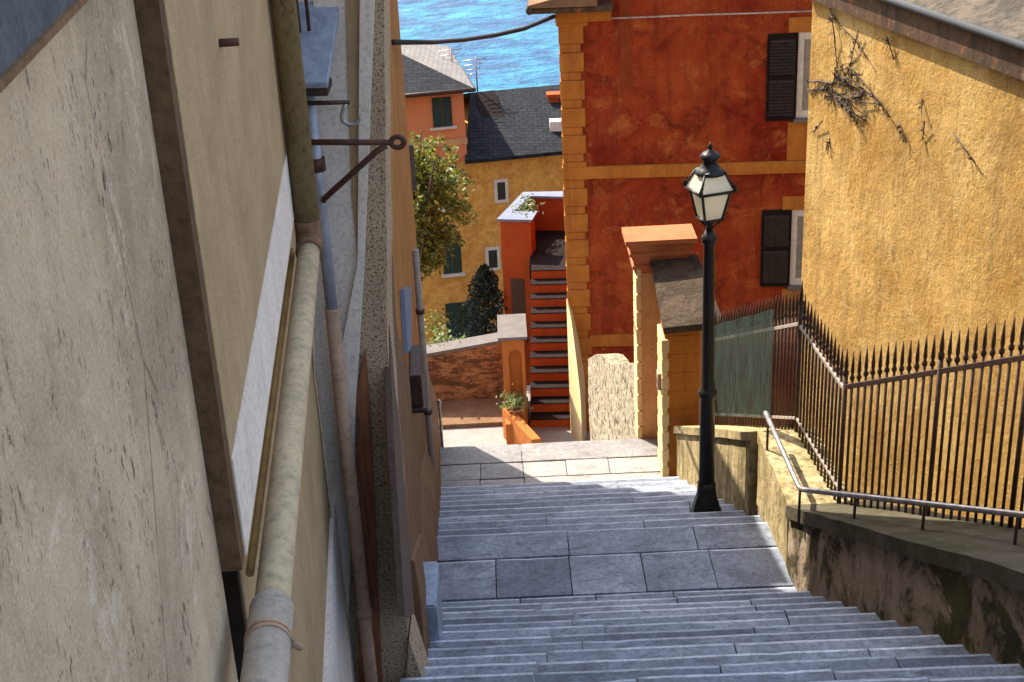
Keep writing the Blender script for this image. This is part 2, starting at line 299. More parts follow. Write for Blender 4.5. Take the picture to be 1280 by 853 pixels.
# ------------------------------------------------------------------ geometry helpers
WO = {}                                           # world offset of every object
class MB:
    def __init__(s): s.bm = bmesh.new()
    def prism(s, pts, off, mi=0):
        a = [s.bm.verts.new(p) for p in pts]; b = [s.bm.verts.new(V(p) + V(off)) for p in pts]; n = len(a)
        fs = [s.bm.faces.new(a), s.bm.faces.new(b[::-1])]
        for i in range(n): fs.append(s.bm.faces.new((a[i], b[i], b[(i + 1) % n], a[(i + 1) % n])))
        for f in fs: f.material_index = mi
        return s
    def box(s, o, ex, ey, ez): o, ex, ey, ez = V(o), V(ex), V(ey), V(ez); return s.prism([o, o + ex, o + ex + ey, o + ey], ez)
    def abox(s, x0, x1, y0, y1, z0, z1): return s.box((x0, y0, z0), (x1 - x0, 0, 0), (0, y1 - y0, 0), (0, 0, z1 - z0))
    def tube(s, pts, r, n=10, cap=True):
        pts = [V(p) for p in pts]; rs = r if isinstance(r, (list, tuple)) else [r] * len(pts); rings = []; up = None
        for i, p in enumerate(pts):
            d = (pts[min(i + 1, len(pts) - 1)] - pts[max(i - 1, 0)]).normalized()
            if up is None: up = V((0, 0, 1)) if abs(d.z) < .9 else V((1, 0, 0))
            a = (up - d * up.dot(d)).normalized(); up = a; b = d.cross(a)
            rings.append([s.bm.verts.new(p + (a * math.cos(k * 2 * math.pi / n) + b * math.sin(k * 2 * math.pi / n)) * rs[i]) for k in range(n)])
        for q, w in zip(rings, rings[1:]):
            for k in range(n): s.bm.faces.new((q[k], q[(k + 1) % n], w[(k + 1) % n], w[k])).smooth = True
        if cap and len(rings) > 1: s.bm.faces.new(rings[0][::-1]); s.bm.faces.new(rings[-1])
        return s
    def lathe(s, c, prof, n=20, rot=0.0, smooth=True):
        c = V(c); rings = [[s.bm.verts.new(c + V((r * math.cos(rot + k * 2 * math.pi / n), r * math.sin(rot + k * 2 * math.pi / n), z))) for k in range(n)] for r, z in prof]
        for q, w in zip(rings, rings[1:]):
            for k in range(n): s.bm.faces.new((q[k], q[(k + 1) % n], w[(k + 1) % n], w[k])).smooth = smooth
        s.bm.faces.new(rings[0][::-1]); s.bm.faces.new(rings[-1]); return s
    def leaves(s, pts, size, up=.0, asp=.5):
        for p in pts:
            d = V((random.gauss(0, 1), random.gauss(0, 1), random.gauss(0, 1) - up)).normalized(); e = d.orthogonal().normalized()
            e = (Matrix.Rotation(random.uniform(0, 6.3), 3, d) @ e); l = size * random.uniform(.6, 1.3)
            v = [s.bm.verts.new(V(p) + q) for q in (d * -l * .5, e * l * asp * .5 + d * l * .05, d * l * .5, e * -l * asp * .5 + d * l * .05)]
            s.bm.faces.new(v)
        return s
    def build(s, name, mat, parent=None, bevel=0.0, seg=1, recalc=True):
        if recalc: bmesh.ops.recalc_face_normals(s.bm, faces=s.bm.faces)
        if bevel:
            es = [e for e in s.bm.edges if len(e.link_faces) == 2 and e.calc_face_angle(0) > .5]
            bmesh.ops.bevel(s.bm, geom=es, offset=bevel, segments=seg, affect='EDGES', clamp_overlap=True)
        me = bpy.data.meshes.new(name); s.bm.to_mesh(me); s.bm.free()
        for q in (mat if isinstance(mat, (list, tuple)) else [mat]): me.materials.append(q)
        o = bpy.data.objects.new(name, me); COL.objects.link(o); WO[o] = V((0, 0, 0))
        if parent: o.parent = parent; o.location = -WO[parent]
        return o
def tag(o, label=None, cat=None, group=None, kind=None):
    for k, v in (('label', label), ('category', cat), ('group', group), ('kind', kind)):
        if v: o[k] = v
    return o
def thing(name, loc, label, cat, group=None):
    o = bpy.data.objects.new(name, None); COL.objects.link(o); o.location = loc; o.empty_display_size = .2; WO[o] = V(loc)
    return tag(o, label, cat, group)
def roughen(mb, amp, freq, cuts=0):
    if cuts: bmesh.ops.subdivide_edges(mb.bm, edges=list(mb.bm.edges), cuts=cuts, use_grid_fill=True)
    for v in mb.bm.verts: v.co += mnoise.noise_vector(v.co * freq) * amp
    return mb

# ------------------------------------------------------------------ staircase
def xl(y): return -.60 - .046 * (y - 6.2) - .08
def xr(y):
    if y < 8.8: return 1.99 + (8.8 - y) * .155 + .06
    if y < 9.8: return 2.05
    return max(1.62, 2.05 - (y - 9.8) * .12) + .06
SK = -.012                                          # slight skew of the nosings
ST = MB()
def stone_block(x0, x1, yb, yn, z, h, dark=0, sun_tint=0):
    n = max(1, int((x1 - x0) / .07)); prev = None
    tilt = random.uniform(-.004, .004); dz = random.uniform(-.004, .004); dn = random.uniform(-.008, .008)
    for i in range(n + 1):
        x = x0 + (x1 - x0) * i / n
        w = mnoise.noise(V((x * 3, yn * 5, z))) * .004 + dz + tilt * (x - x0)
        j = mnoise.noise(V((x * 2.3, yn * 9, 3.1))) * .004 + dn + SK * x - max(0, mnoise.noise(V((x * 9, yn * 7, 8.3))) - .42) * .035
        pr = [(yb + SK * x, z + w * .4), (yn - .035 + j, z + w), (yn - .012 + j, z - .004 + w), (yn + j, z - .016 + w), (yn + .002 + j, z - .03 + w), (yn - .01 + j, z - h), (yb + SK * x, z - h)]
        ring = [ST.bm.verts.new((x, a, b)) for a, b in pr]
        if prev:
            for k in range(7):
                f = ST.bm.faces.new((prev[k], prev[(k + 1) % 7], ring[(k + 1) % 7], ring[k])); f.material_index = 4 if sun_tint else (1 if k in (1, 2, 3) else (3 if dark else 0)); f.smooth = k in (1, 2, 3)
        else: ST.bm.faces.new(ring[::-1])
        prev = ring
    ST.bm.faces.new(prev)
def course(y0, y1, z, h, joints=None, sun_tint=0):
    a, b = xl(y1), xr((y0 + y1) / 2)
    if joints is None:
        joints = []; x = a + random.uniform(.7, 1.3)
        while x < b - .4: joints.append(x); x += random.uniform(.8, 1.9)
    xs = [a] + joints + [b]
    for p, q in zip(xs, xs[1:]): stone_block(p + .004, q - .004, y0, y1, z, h, random.random() < .3, sun_tint)
R1, H1 = .27, .1385
y, z, k = 8.50, -6.0 + H1, 0
while y > -2.2:
    course(y - R1 - .03, y, z, H1 + .03); y -= R1; z += H1; k += 1
top_y, top_z = y, z
L1 = -6.0; L2 = -7.6
jx = lambda px, py, z: [atz(p, py, z).x for p in px]
course(8.46, 8.76, L1, .16, jx((650, 745, 842), 745, L1))
course(8.765, 9.29, L1, .16, jx((620, 713, 805, 893), 717, L1))
course(9.295, 9.66, L1, .2, jx((710,), 677, L1) + [1.35])
R2 = 3.5 / 9.6
for i in range(9): course(9.66 + R2 * i - .03, 9.66 + R2 * (i + 1), L1 - .16 * (i + 1), .19)
yy = 9.66 + R2 * 9
course(yy - .03, 13.33, L2, .16, jx((600, 656), 602, L2), 1)
course(13.335, 13.68, L2, .16, jx((601, 654, 708, 762), 587, L2), 1)
course(13.685, 14.1, L2, .2, jx((652,), 565, L2), 1)
y, z = 14.1, L2
while z > -12.0:
    z -= .165; course(y - .03, y + .285, z, .19); y += .285
st_end = y
st = ST.build('stairway', [M['stone'], M['nose'], M['dirt'], M['stone2'], M['sunlit_stone']], recalc=True); st['kind'] = 'structure'
# rough masonry under the treads
b = MB()
def slab(y0, z0, y1, z1, x0, x1, d=1.2): b.prism([V((x0, y0, z0)), V((x0, y1, z1)), V((x0, y1, z1 - d)), V((x0, y0, z0 - d))], (x1 - x0, 0, 0))
slab(-2.3, top_z - .12 - .02, 8.5, L1 - .12, -.9, 3.8); slab(8.5, L1 - .07, 9.62, L1 - .07, -.9, 2.3); slab(9.62, L1 - .28, 12.9, L2 - .22, -.95, 2.2)
slab(12.9, L2 - .07, 14.05, L2 - .07, -1, 1.95); slab(14.05, L2 - .3, st_end, -12.4, -1, 1.6)
o = b.build('stair_foundation_ground', M['dirt']); o['kind'] = 'structure'

# ------------------------------------------------------------------ ground, street, sea
b = MB()
xs = [-400, -120, -40, -15, -6, -3, -1.2, 0, 2, 4, 8, 20, 60, 150, 400]
prof = [(-60, 14.5), (-30, 6), (-2, -1.5), (2.5, -3.9), (8.5, -7.2), (13, -9.4), (18, -12.0), (22.3, -12.9), (25.2, -12.9), (26.2, -14.5), (31, -18.5), (40, -22), (60, -26), (95, -31), (120, -34), (200, -40)]
gv = [[b.bm.verts.new((x, y, z + (mnoise.noise(V((x * .1, y * .1, 0))) * .3 if y > 28 else 0))) for x in xs] for y, z in prof]
for r0, r1 in zip(gv, gv[1:]):
    for i in range(len(xs) - 1): b.bm.faces.new((r0[i], r0[i + 1], r1[i + 1], r1[i]))
o = b.build('hillside_ground', M['earth']); o['kind'] = 'structure'
b = MB(); b.abox(-30, 12, 18.5, 25, -12.9, -12.2); o = b.build('street', M['street']); o['kind'] = 'structure'
b = MB()
b.bm.faces.new([b.bm.verts.new(p) for p in ((-4000, 60, -32), (4000, 60, -32), (4000, 5000, -32), (-4000, 5000, -32))])
o = b.build('sea_water', M['sea']); o['kind'] = 'structure'

# ------------------------------------------------------------------ near house on the left
AZN = R_(-4.2); dN = V((math.sin(AZN), math.cos(AZN), 0)); nN = V((math.cos(AZN), -math.sin(AZN), 0))
cN = nN.dot(V((-.575, 2.53, 0)))
cB, cA, cR = cN - .052, cN - .102, cN - .102
def sz(px, py, c): p = onp(px, py, nN, c); return p.dot(dN), p.z
def pN(s, z, c): return dN * s + nN * c + V((0, 0, z))
def slabN(mb, s0, s1, z0, z1, c, t): return mb.box(pN(s0, z0, c - t), dN * (s1 - s0), nN * t, (0, 0, z1 - z0))
sA = sz(222, 360, cA)[0]                              # where the near render stops
sB = sz(240, 350, cB)[0]
zB = sz(303, 722, cB)[1]                              # underside of the thicker upper render
nh = thing('plastered_house', (-1.2, 3, -4), 'grey beige plastered house wall close on the left with thicker tan upper render', 'house')
b = MB(); slabN(b, -3.5, sA, -6, 3.2, cA, .5); b.build('near_wall', M['near'], nh)
b = MB(); sR = sz(313, 800, cR)[0]; slabN(b, sR, 7.6, -7.5, 3.2, cR, .4); b.build('lower_wall', M['tan'], nh)
b = MB(); slabN(b, sA - .02, sR + .2, -6, zB + .5, cA - .3, .1); slabN(b, sR - .03, sR - .002, -6, zB - .004, cR - .004, .3); b.build('cavity_shade', M['hole'], nh)  # dark slabs stand in for the shade inside the recess
b = MB(); slabN(b, sA + .004, sA + .055, zB, 3.2, cB - .003, .2); b.build('bare_edge', M['brownedge'], nh)
b = MB(); slabN(b, sA + .056, 5.75, zB + .006, 3.2, cB, .2); b.build('upper_render', M['tan'], nh)
zW = sz(322, 390, cB)[1]
b = MB(); slabN(b, sA + .06, 5.76, zB + .003, zW, cB + .004, .03); b.build('white_band', M['white'], nh)
s0, z0 = sz(405, 853, cR + .02); s1, z1 = sz(419, 700, cR + .02)
b = MB(); slabN(b, s0 - 1.5, 7.3, -7.5, (z0 + z1) / 2, cR + .02, .03); b.build('white_plinth', M['white'], nh)
s0, z0 = sz(0, 122, cA + .04); 
b = MB(); slabN(b, -3.4, sz(112, 0, cA + .04)[0] + .9, z0 + .012, z0 + 1.2, cA + .03, .05); b.build('stone_panel', M['bluestone'], nh)
b = MB(); slabN(b, -3.4, sz(112, 0, cA + .04)[0] + .9, z0, z0 + .012, cA + .036, .06); b.build('panel_trim', M['brownF'], nh)
p = onp(274, 54, nN, cB); b = MB(); b.tube([p - nN * .01, p + nN * .05], .011, 10); b.build('wall_peg', M['rust'], nh)

# drain pipe: level run along the wall, bend and vertical riser
P0 = onp(332, 853, nN, cN); P1 = onp(386, 306, nN, cN); zp = (P0.z + P1.z) / 2
sP1 = P1.dot(dN)
rz = thing('drain_pipe', pN(sP1, -5, cN), 'thick drainpipe with pale grey level run and ochre riser joined by rusty collar', 'drainpipe')
b = MB(); b.tube([pN(1.2, zp, cN), pN(sP1 - .05, zp, cN)], .043, 20); b.build('level_pipe', M['pipegrey'], rz)
sj = sz(338, 740, cN)[0]
b = MB(); b.tube([pN(1.25, zp, cN), pN(sj - .015, zp, cN), pN(sj, zp, cN)], [.052, .052, .045], 20); b.build('sleeve', M['pipesleeve'], rz)
b = MB()
for k in (0, .028): b.tube([pN(sz(333, 792, cN)[0] + k * .6, zp, cN), pN(sz(333, 792, cN)[0] + k * .6 + .011, zp + .0, cN)], .055, 20)
b.tube([pN(sz(333, 792, cN)[0], zp + .0, cN + .054), pN(sz(333, 792, cN)[0] + .02, zp - .03, cN + .068)], .008, 8); b.build('pipe_clamp', M['pipebrown'], rz)
b = MB(); pts = [pN(sP1 - .05, zp, cN)] + [pN(sP1 + .06 * math.sin(a), zp + .06 * (1 - math.cos(a)), cN) for a in [R_(q) for q in (10, 30, 50, 70, 90)]] + [pN(sP1 + .06, zp + .1, cN)]
b.tube(pts, .052, 18); b.build('rusty_collar', M['collar'], rz)
b = MB(); b.tube([pN(sP1 + .06, zp + .09, cN), pN(sP1 + .06, 3.0, cN)], .049, 20); b.build('riser_pipe', M['pipetan'], rz)
# thin ochre pipe under the upper render
q = sz(336, 540, cR + .03)
b = MB(); b.tube([pN(sz(315, 735, cR + .03)[0], q[1], cR + .03), pN(sP1 + .1, q[1], cR + .03)], .011, 10)
tag(b.build('thin_pipe', M['pipeyellow']), 'thin ochre pipe running level under the white band behind the thick pipe', 'pipe')
# second vertical pipe
cP = cN + .0
p2 = aty(444, 660, 6.08); p2.z = 0
def pV(z): return p2 + V((0, 0, z))
vp = thing('vertical_pipe', pV(-5.5), 'slim upright pipe, brown below and grey above, beside the thick pipe bend', 'pipe')
zt = aty(413, 385, 6.08).z
b = MB(); b.tube([pV(-6.5), pV(zt)], .033, 14); b.build('lower_pipe', M['pipebrown'], vp)
zk = aty(399, 205, 6.08).z; ze = aty(396, 108, 6.08).z
b = MB(); b.tube([pV(zt), pV(ze + .05)], .028, 14); b.build('upper_pipe', M['zinc'], vp)
b = MB(); b.tube([pV(zk - .03), pV(zk + .03)], .04, 14); b.build('pipe_joint', M['rust'], vp)
zc = aty(460, 765, 6.08).z
b = MB(); b.tube([pV(zc - .02), pV(zc + .02)], .041, 14); b.build('pipe_clip', M['pipebrown'], vp)
b = MB(); pts = [aty(x, y, 6.0) for x, y in ((390, 410), (393, 470), (402, 540), (408, 592), (416, 660), (428, 740), (434, 800))]
b.tube(pts, .006, 6); tag(b.build('grey_cable', M['pipegrey']), 'thin pale cable clipped beside the slim brown pipe', 'cable')
# ledge
# ------------------------------------------------------------------ roughcast house
YB = 6.2
zl = aty(408, 104, YB).z; xlg = aty(409, 104, YB).x
rh = thing('roughcast_house', (-.8, 7, -5), 'narrow roughcast house corner with white jamb and dark wooden boards', 'house')
XP = -.60
def ony(px, y): return [aty(a, c, y) for a, c in px]
XQ = -.603
b = MB(); b.abox(-3, xlg - .02, YB + .003, 8.4, -7, 1.2); b.build('white_jamb', M['white'], rh)
b = MB(); b.prism(ony([(400, -130), (479, -130), (480, 0), (482, 200), (484, 330), (484, 430), (492, 540), (500, 640), (514, 853), (520, 960), (420, 960)], YB), (0, .42, 0)); roughen(b, .006, 4, 5); b.build('roughcast_pier', M['rough'], rh)
b = MB(); b.prism([aty(512, 800, YB - .03), aty(534, 870, YB - .03), aty(505, 870, YB - .03)], (0, .3, 0)); roughen(b, .006, 4, 2); b.build('flared_foot', M['rough'], rh)
b = MB(); b.prism(ony([(392, -40), (470, -40), (466, 60), (461, 200), (456, 320), (447, 480), (441, 600), (436, 760), (430, 900), (395, 900), (392, 400)], YB - .016), (0, .015, 0)); b.build('white_coat', M['white'], rh)
b = MB(); b.prism(ony([(431, -40), (449, -40), (449, 230), (447, 322), (440, 250)], YB - .024), (0, .007, 0)); b.build('tan_panel', M['tan'], rh)
b = MB(); b.prism(ony([(450, -40), (469, -40), (460, 200), (455, 320), (446, 480), (440, 590), (434, 640), (423, 455), (447, 330)], YB - .045), (0, .028, 0)); b.build('white_board', M['white'], rh)
b = MB(); b.prism(ony([(446, 490), (457, 440), (463, 520), (478, 860), (486, 960), (450, 960)], YB - .03), (0, .029, 0)); b.build('wooden_board', M['wood'], rh)
lg = thing('slate_ledge', (-.85, YB, zl), 'blue grey sloping slate ledge on the left houses above the hook bracket', 'ledge')
LQ = [aty(372, 104, 5.92), aty(409, 103, 5.92), aty(427, -14, YB + .05), aty(372, -14, YB + .05)]
b = MB(); b.prism(LQ, (0, .012, -.03)); b.build('ledge_slab', M['slateledge'], lg, bevel=.004)
dn_ = V((0, .02, -.034))
b = MB(); b.prism([LQ[0] + dn_, LQ[1] + dn_ - V((.006, 0, 0)), LQ[1] + dn_ + V((-.006, .2, 0)), LQ[0] + dn_ + V((0, .2, 0))], (0, 0, -.03)); b.build('ledge_lip', M['iron'], lg)
for k in range(2):
    q = aty(373 + k * 12, 26 - k * 2, 6.05); b = MB(); b.tube([q - V((0, 0, .05)), V((q.x, q.y, q.z + .8))], .008, 8); b.build('bar', M['rust'], lg)
def onF(px, py, c=0.0):
    n = V((1, .046, 0)); return onp(px, py, n, XP + .046 * 6.2 + c)
nF = V((1, .046, 0)).normalized()
b = MB(); b.prism([onF(*q, c=.012) for q in [(483, 330), (491, 320), (503, 560), (518, 768), (506, 770), (493, 560)]], -nF * .03); b.build('dark_board', M['darkwood'], rh)

# ------------------------------------------------------------------ orange house further down
oh = thing('orange_house', (-.8, 11, -7), 'ochre orange house corner standing where the stairs meet the street', 'house')
dF = V((-.046, 1, 0)).normalized()
def pF(s, z, c=0.0): return V((XP, 6.2, 0)) + dF * s + nF * c + V((0, 0, z))
SE = 8.5
b = MB(); b.prism([pF(.43, -13), pF(SE, -13), pF(SE, -2.05), pF(5.75, -1.75), pF(5.7, 1.6), pF(.43, 2.2)], -nF * 5); b.build('orange_wall', M['orangeF'], oh)  # unseen upper roofline is stepped to set where shade falls
pts = [(505, 430), (527, 470), (538, 545), (540, 640), (535, 760), (520, 790)]
b = MB(); b.prism([pF(.44, -2.6, .004), pF(1.5, -3.4, .004), pF(4.4, -5.3, .004), pF(SE - .02, -7.0, .004), pF(SE - .02, -8.4, .004), pF(3, -7.2, .004), pF(.44, -6.2, .004)], -nF * .02); b.build('stained_dado', M['brownF'], oh)
b = MB(); prev = None
for i in range(26):
    q = i / 25; s_ = .46 + (SE + .03 - .46) * q; yq_ = pF(s_, 0).y
    zg = -5.86 + .513 * (8.5 - yq_) if yq_ < 8.5 else (-6 if yq_ < 9.66 else max(-7.6, -6 - .457 * (yq_ - 9.66)))
    w_ = .035 + .05 * min(1, q * 3)
    r = [b.bm.verts.new(x) for x in (pF(s_, zg - .3, -.05), pF(s_, zg - .3, w_ + .012), pF(s_, zg + .35, w_), pF(s_, zg + .62, .02), pF(s_, zg + .7, -.05))]
    if prev:
        for k in range(5): b.bm.faces.new((prev[k], prev[(k + 1) % 5], r[(k + 1) % 5], r[k]))
    else: b.bm.faces.new(r)
    prev = r
b.bm.faces.new(prev[::-1]); roughen(b, .008, 3, 1); b.build('base_plinth', M['brownF'], oh)
b = MB(); b.box(pF(.9, -2.05, -1) , dF * 0, nF * 0, (0, 0, 0)) if False else None
b.prism([pF(5.77, -1.74, .12), pF(SE + .15, -2.04, .12), pF(SE + .15, -1.96, .12), pF(5.77, -1.66, .12)], -nF * 5.3); b.build('eave', M['slate'], oh)
# canopy box, plaques, drainpipe
pc = onF(512, 470); 
b = MB(); s_, z_ = (pc - V((XP, 6.2, 0))).dot(dF), pc.z
b.box(pF(s_ - .2, z_ - .2, .0), dF * .6, nF * .11, (0, 0, .035)); b.box(pF(s_ - .16, z_ - .165, .0), dF * .52, nF * .085, (0, 0, .24))
tag(b.build('meter_box', M['iron'], bevel=.006), 'dark metal box fixed low on the orange house wall', 'box')
b = MB(); b.prism([onF(*q, c=.03) for q in [(505, 362), (514, 358), (515, 432), (510, 442)]], -nF * .028)
tag(b.build('wall_plaque', M['coping']), 'tall blue white plaque on the orange house above the dark box', 'plaque')
p = pF(SE, onF(507, 215).z, .0); p = pF(SE - .1, proj and -4.35, 0)
b = MB(); zz = aty(511, 217, 14.5).z; b.box(pF(SE - .12, zz - .22, .0), dF * .04, nF * .05, (0, 0, .50))
tag(b.build('hanging_sign', M['slatepale']), 'small pale blank sign projecting from the orange house corner above the tree', 'sign')
b = MB(); pts = [onF(x, y, .05) for x, y in ((519, 262), (521, 300))]
sD = (onF(526, 400, .05) - V((XP, 6.2, 0))).dot(dF)
b.tube([pF(sD, -4.3, .05), pF(sD, -6.9, .05)], .03, 12); dp = b.build('rain_pipe', M['pipesleeve'])
tag(dp, 'thin grey rain pipe on the orange house beside the tree', 'drainpipe')
for zz in (-4.9, -5.9):
    b = MB(); b.tube([pF(sD, zz, .05), pF(sD, zz + .04, .05)], .04, 12); b.build('pipe_clip', M['rust'], dp)
b = MB(); pg = aty(549, 503, 14.5); b.tube([V((pg.x, 14.5, L2 - .25)), V((pg.x, 14.5, pg.z))], .017, 10); b.lathe((pg.x, 14.5, pg.z), [(.024, -.01), (.024, .02), (.01, .03)], 10)
tag(b.build('metal_post', M['rail']), 'thin pale metal post at the house corner above the street', 'post')
# stone block at the foot of the pier
pb = atz(524, 800, L1 + H1 * 4); yb_ = 7.15
b = MB(); b.abox(-.68, -.535, yb_, yb_ + .5, -5.45, -4.93); tag(b.build('guard_stone', M['slateledge'], bevel=.012, seg=2), 'small blue grey stone block at the foot of the roughcast corner', 'stone')

# iron brackets
yb0 = pN(sP1 + .35, 0, cR)
sb = sP1 + .30
def bracket_pt(px, py, base): return aty(px, py, base)
yy = 5.98
pe = aty(497, 178, yy); pr = aty(386, 178, yy)
bk = thing('iron_bracket', pr, 'long rusty iron bracket with ring eye and diagonal brace on the left wall', 'bracket')
b = MB(); b.tube([pr, V((pe.x - .02, yy, pe.z))], .0135, 10); b.build('arm', M['rust'], bk)
b = MB(); b.tube([V((pe.x - .05, yy, pe.z - .012)), aty(470, 190, yy), aty(406, 248, yy), aty(402, 256, 6.22)], .0135, 10); b.build('brace', M['rust'], bk)
b = MB(); b.tube([V((pe.x + .028 * math.cos(a), yy, pe.z + .024 * math.sin(a))) for a in [k * math.pi / 7 for k in range(15)]], .012, 8, cap=False); b.build('eye', M['rust'], bk)
yh = yy + .05; pr = aty(384, 129, yh); pe = aty(437, 128, yh)
hk = thing('hook_bracket', pr, 'short grey iron bracket with hanging hook under the slate ledge', 'hook')
b = MB(); b.tube([V((pr.x - .03, yh, pr.z)), pe], .010, 10); b.build('arm', M['iron'], hk)
b = MB(); b.tube([aty(x, y, yh) for x, y in ((434, 128), (429, 136), (427, 145), (429, 152), (436, 156), (445, 155), (450, 149), (452, 144))], [.008, .008, .009, .010, .010, .009, .007, .004], 10); b.build('hook', M['rail'], hk)

# ------------------------------------------------------------------ low walls, coping, fence, handrail on the right
def ctop(y):
    if y < 8.9: return -5.42 + .47 * (8.9 - y)
    if y < 10.05: return -5.42
    return -5.42 - .50 * (y - 10.05)
def xw(y):
    if y < 8.8: return 1.97 + (8.8 - y) * .152
    return 1.97 - (y - 8.8) * .02
def wall_strip(mb, ys, x0f, x1f, zt, zb):
    prev = None
    for y in ys:
        r = [mb.bm.verts.new(p) for p in ((x0f(y), y, zb(y)), (x0f(y), y, zt(y)), (x1f(y), y, zt(y)), (x1f(y), y, zb(y)))]
        if prev:
            for k in range(4): mb.bm.faces.new((prev[k], prev[(k + 1) % 4], r[(k + 1) % 4], r[k]))
        else: mb.bm.faces.new(r)
        prev = r
    mb.bm.faces.new(prev[::-1])
ysn = [4.4 + i * .15 for i in range(30)] + [8.9, 9.1, 9.3, 9.5, 9.7, 9.9, 10.05]
lw = thing('low_wall', (2.2, 8, -6), 'mossy low stone wall with dark coping beside the near steps', 'wall')
b = MB(); wall_strip(b, ysn, lambda y: xw(y), lambda y: xw(y) + .5, lambda y: ctop(y) - .11, lambda y: ctop(y) - 2.2); roughen(b, .018, 2.5, 1); b.build('wall_body', M['mossy'], lw)
b = MB(); wall_strip(b, [y for y in ysn if y <= 8.9], lambda y: xw(y) - .035, lambda y: xw(y) + .62 + max(0, 8.9 - y) * .1, ctop, lambda y: ctop(y) - .11); roughen(b, .01, 4, 1); b.build('coping', M['mosscap'], lw, bevel=.0)
b = MB(); wall_strip(b, [y for y in ysn if y >= 8.9], lambda y: xw(y) - .02, lambda y: xw(y) + .45, ctop, lambda y: ctop(y) - .10); roughen(b, .008, 4, 1); b.build('level_coping', M['lichen'], lw)
b = MB(); wall_strip(b, [8.95, 9.2, 9.45, 9.7, 9.95, 10.04], lambda y: xw(y) - .012, lambda y: xw(y) + .1, lambda y: ctop(y) - .12, lambda y: ctop(y) - .65 + (9.95 - y) * .12); roughen(b, .008, 4, 2); b.build('plaster_patch', M['lichen'], lw)
fw_ = thing('stepped_wall', (1.8, 12, -7.4), 'yellowed low wall behind the street lamp, ending at the gateway', 'wall')
xf = lambda y: 1.90 - (y - 10.2) * .088
ysf = [10.2 + i * .2 for i in range(15)]
b = MB(); wall_strip(b, ysf, xf, lambda y: xf(y) + .4, lambda y: ctop(y) - .08, lambda y: ctop(y) - 2.3); roughen(b, .012, 3, 1); b.build('wall_body', M['lichen'], fw_)
b = MB(); wall_strip(b, ysf, lambda y: xf(y) - .03, lambda y: xf(y) + .45, ctop, lambda y: ctop(y) - .08); roughen(b, .008, 3, 1); b.build('coping', M['lichen'], fw_)
b = MB(); wall_strip(b, [4.4, 6, 8.9, 10.05, 13.2, 15], lambda y: min(xw(y), 1.9) + .35, lambda y: 7.5, lambda y: ctop(y) - 1.5, lambda y: ctop(y) - 2.6)
o = b.build('courtyard_ground', M['earth']); o['kind'] = 'structure'

# fence base line
FBC = V((2.30, 8.85, 0)); FAB = V((2.23, 10.02, 0))
pe_ = onp(1280, 662, V((0, .47, 1)), ctop(0) ); FC = V((pe_.x, pe_.y, 0))
dC = (FC - FBC).normalized(); FCend = FBC + dC * 4.2
FA = V((2.0, 12.75, 0))
def zbase(p): return ctop(p.y) + .0
fence = thing('iron_fence', (2.3, 9, -5.4), 'dark rusty iron fence with spear tips following the stairs on the low wall', 'fence')
def picket(p, h=1.30, r=.0105, post=False):
    z = zbase(p); b = MB()
    if post:
        b.tube([p + V((0, 0, z - .05)), p + V((0, 0, z + h - .19))], .017, 8); b.lathe(p + V((0, 0, z + h - .19)), [(.017, 0), (.021, .015), (.021, .035), (.013, .05), (.017, .08), (.012, .12), (.003, .21)], 10)
    else:
        b.tube([p + V((0, 0, z - .02)), p + V((0, 0, z + h - .20))], r, 8)
        b.lathe(p + V((0, 0, z + h - .20)), [(r, 0), (r * 1.75, .012), (r * 1.75, .026), (r * .9, .04), (r * 1.35, .07), (r * 1.0, .13), (.002, .22)], 8)
    b.build('post' if post else 'picket', M['iron'], fence)
def run(p, q, n, h0=1.3, posts=()):
    for i in range(n):
        pp = p.lerp(q, (i + .5) / n); picket(pp, h0 + random.uniform(-.012, .012))
LB, LC_, LA = (FAB - FBC).length, 4.2, (FA - FAB).length
nC = 56
posts = [0, 13, 23, 33, 44]
hC = lambda d: .94 + .20 * d / (FC - FBC).length
for i in range(nC): picket(FBC + dC * (LC_ * i / nC), hC(LC_ * i / nC) + (.28 if i in posts else .25) + random.uniform(-.01, .01), post=(i in posts))
run(FBC.lerp(FAB, .05), FAB.lerp(FBC, .05), 12, 1.2)
picket(FAB, 1.28, post=True)
run(FAB.lerp(FA, .02), FA, 28, 1.2)
picket(FA, 1.24, post=True)
def railbar(p, q, dz, name, mat, w=.018, dz2=None):
    b = MB(); a = V((p.x, p.y, zbase(p) + dz)); c = V((q.x, q.y, zbase(q) + (dz if dz2 is None else dz2))); d = (c - a); up = V((0, 0, 1)); sd = d.cross(up).normalized()
    b.box(a - sd * w * .7 - up * w, d, sd * w * 1.4, up * w * 2); b.build(name, mat, fence, bevel=.003)
railbar(FBC, FCend, hC(0), 'top_rail', M['iron'], .02, hC(4.2)); railbar(FBC, FCend, .1, 'bottom_rail', M['iron'], .015)
railbar(FBC, FAB, .92, 'top_rail', M['palerail'], .016); railbar(FBC, FAB, .12, 'bottom_rail', M['palerail'], .014)
railbar(FAB, FA, .94, 'top_rail', M['palerail'], .016); railbar(FAB, FA, .12, 'bottom_rail', M['palerail'], .014)
b = MB(); n = 14; off = V((-.022, 0, 0)); prev = None
na = .24
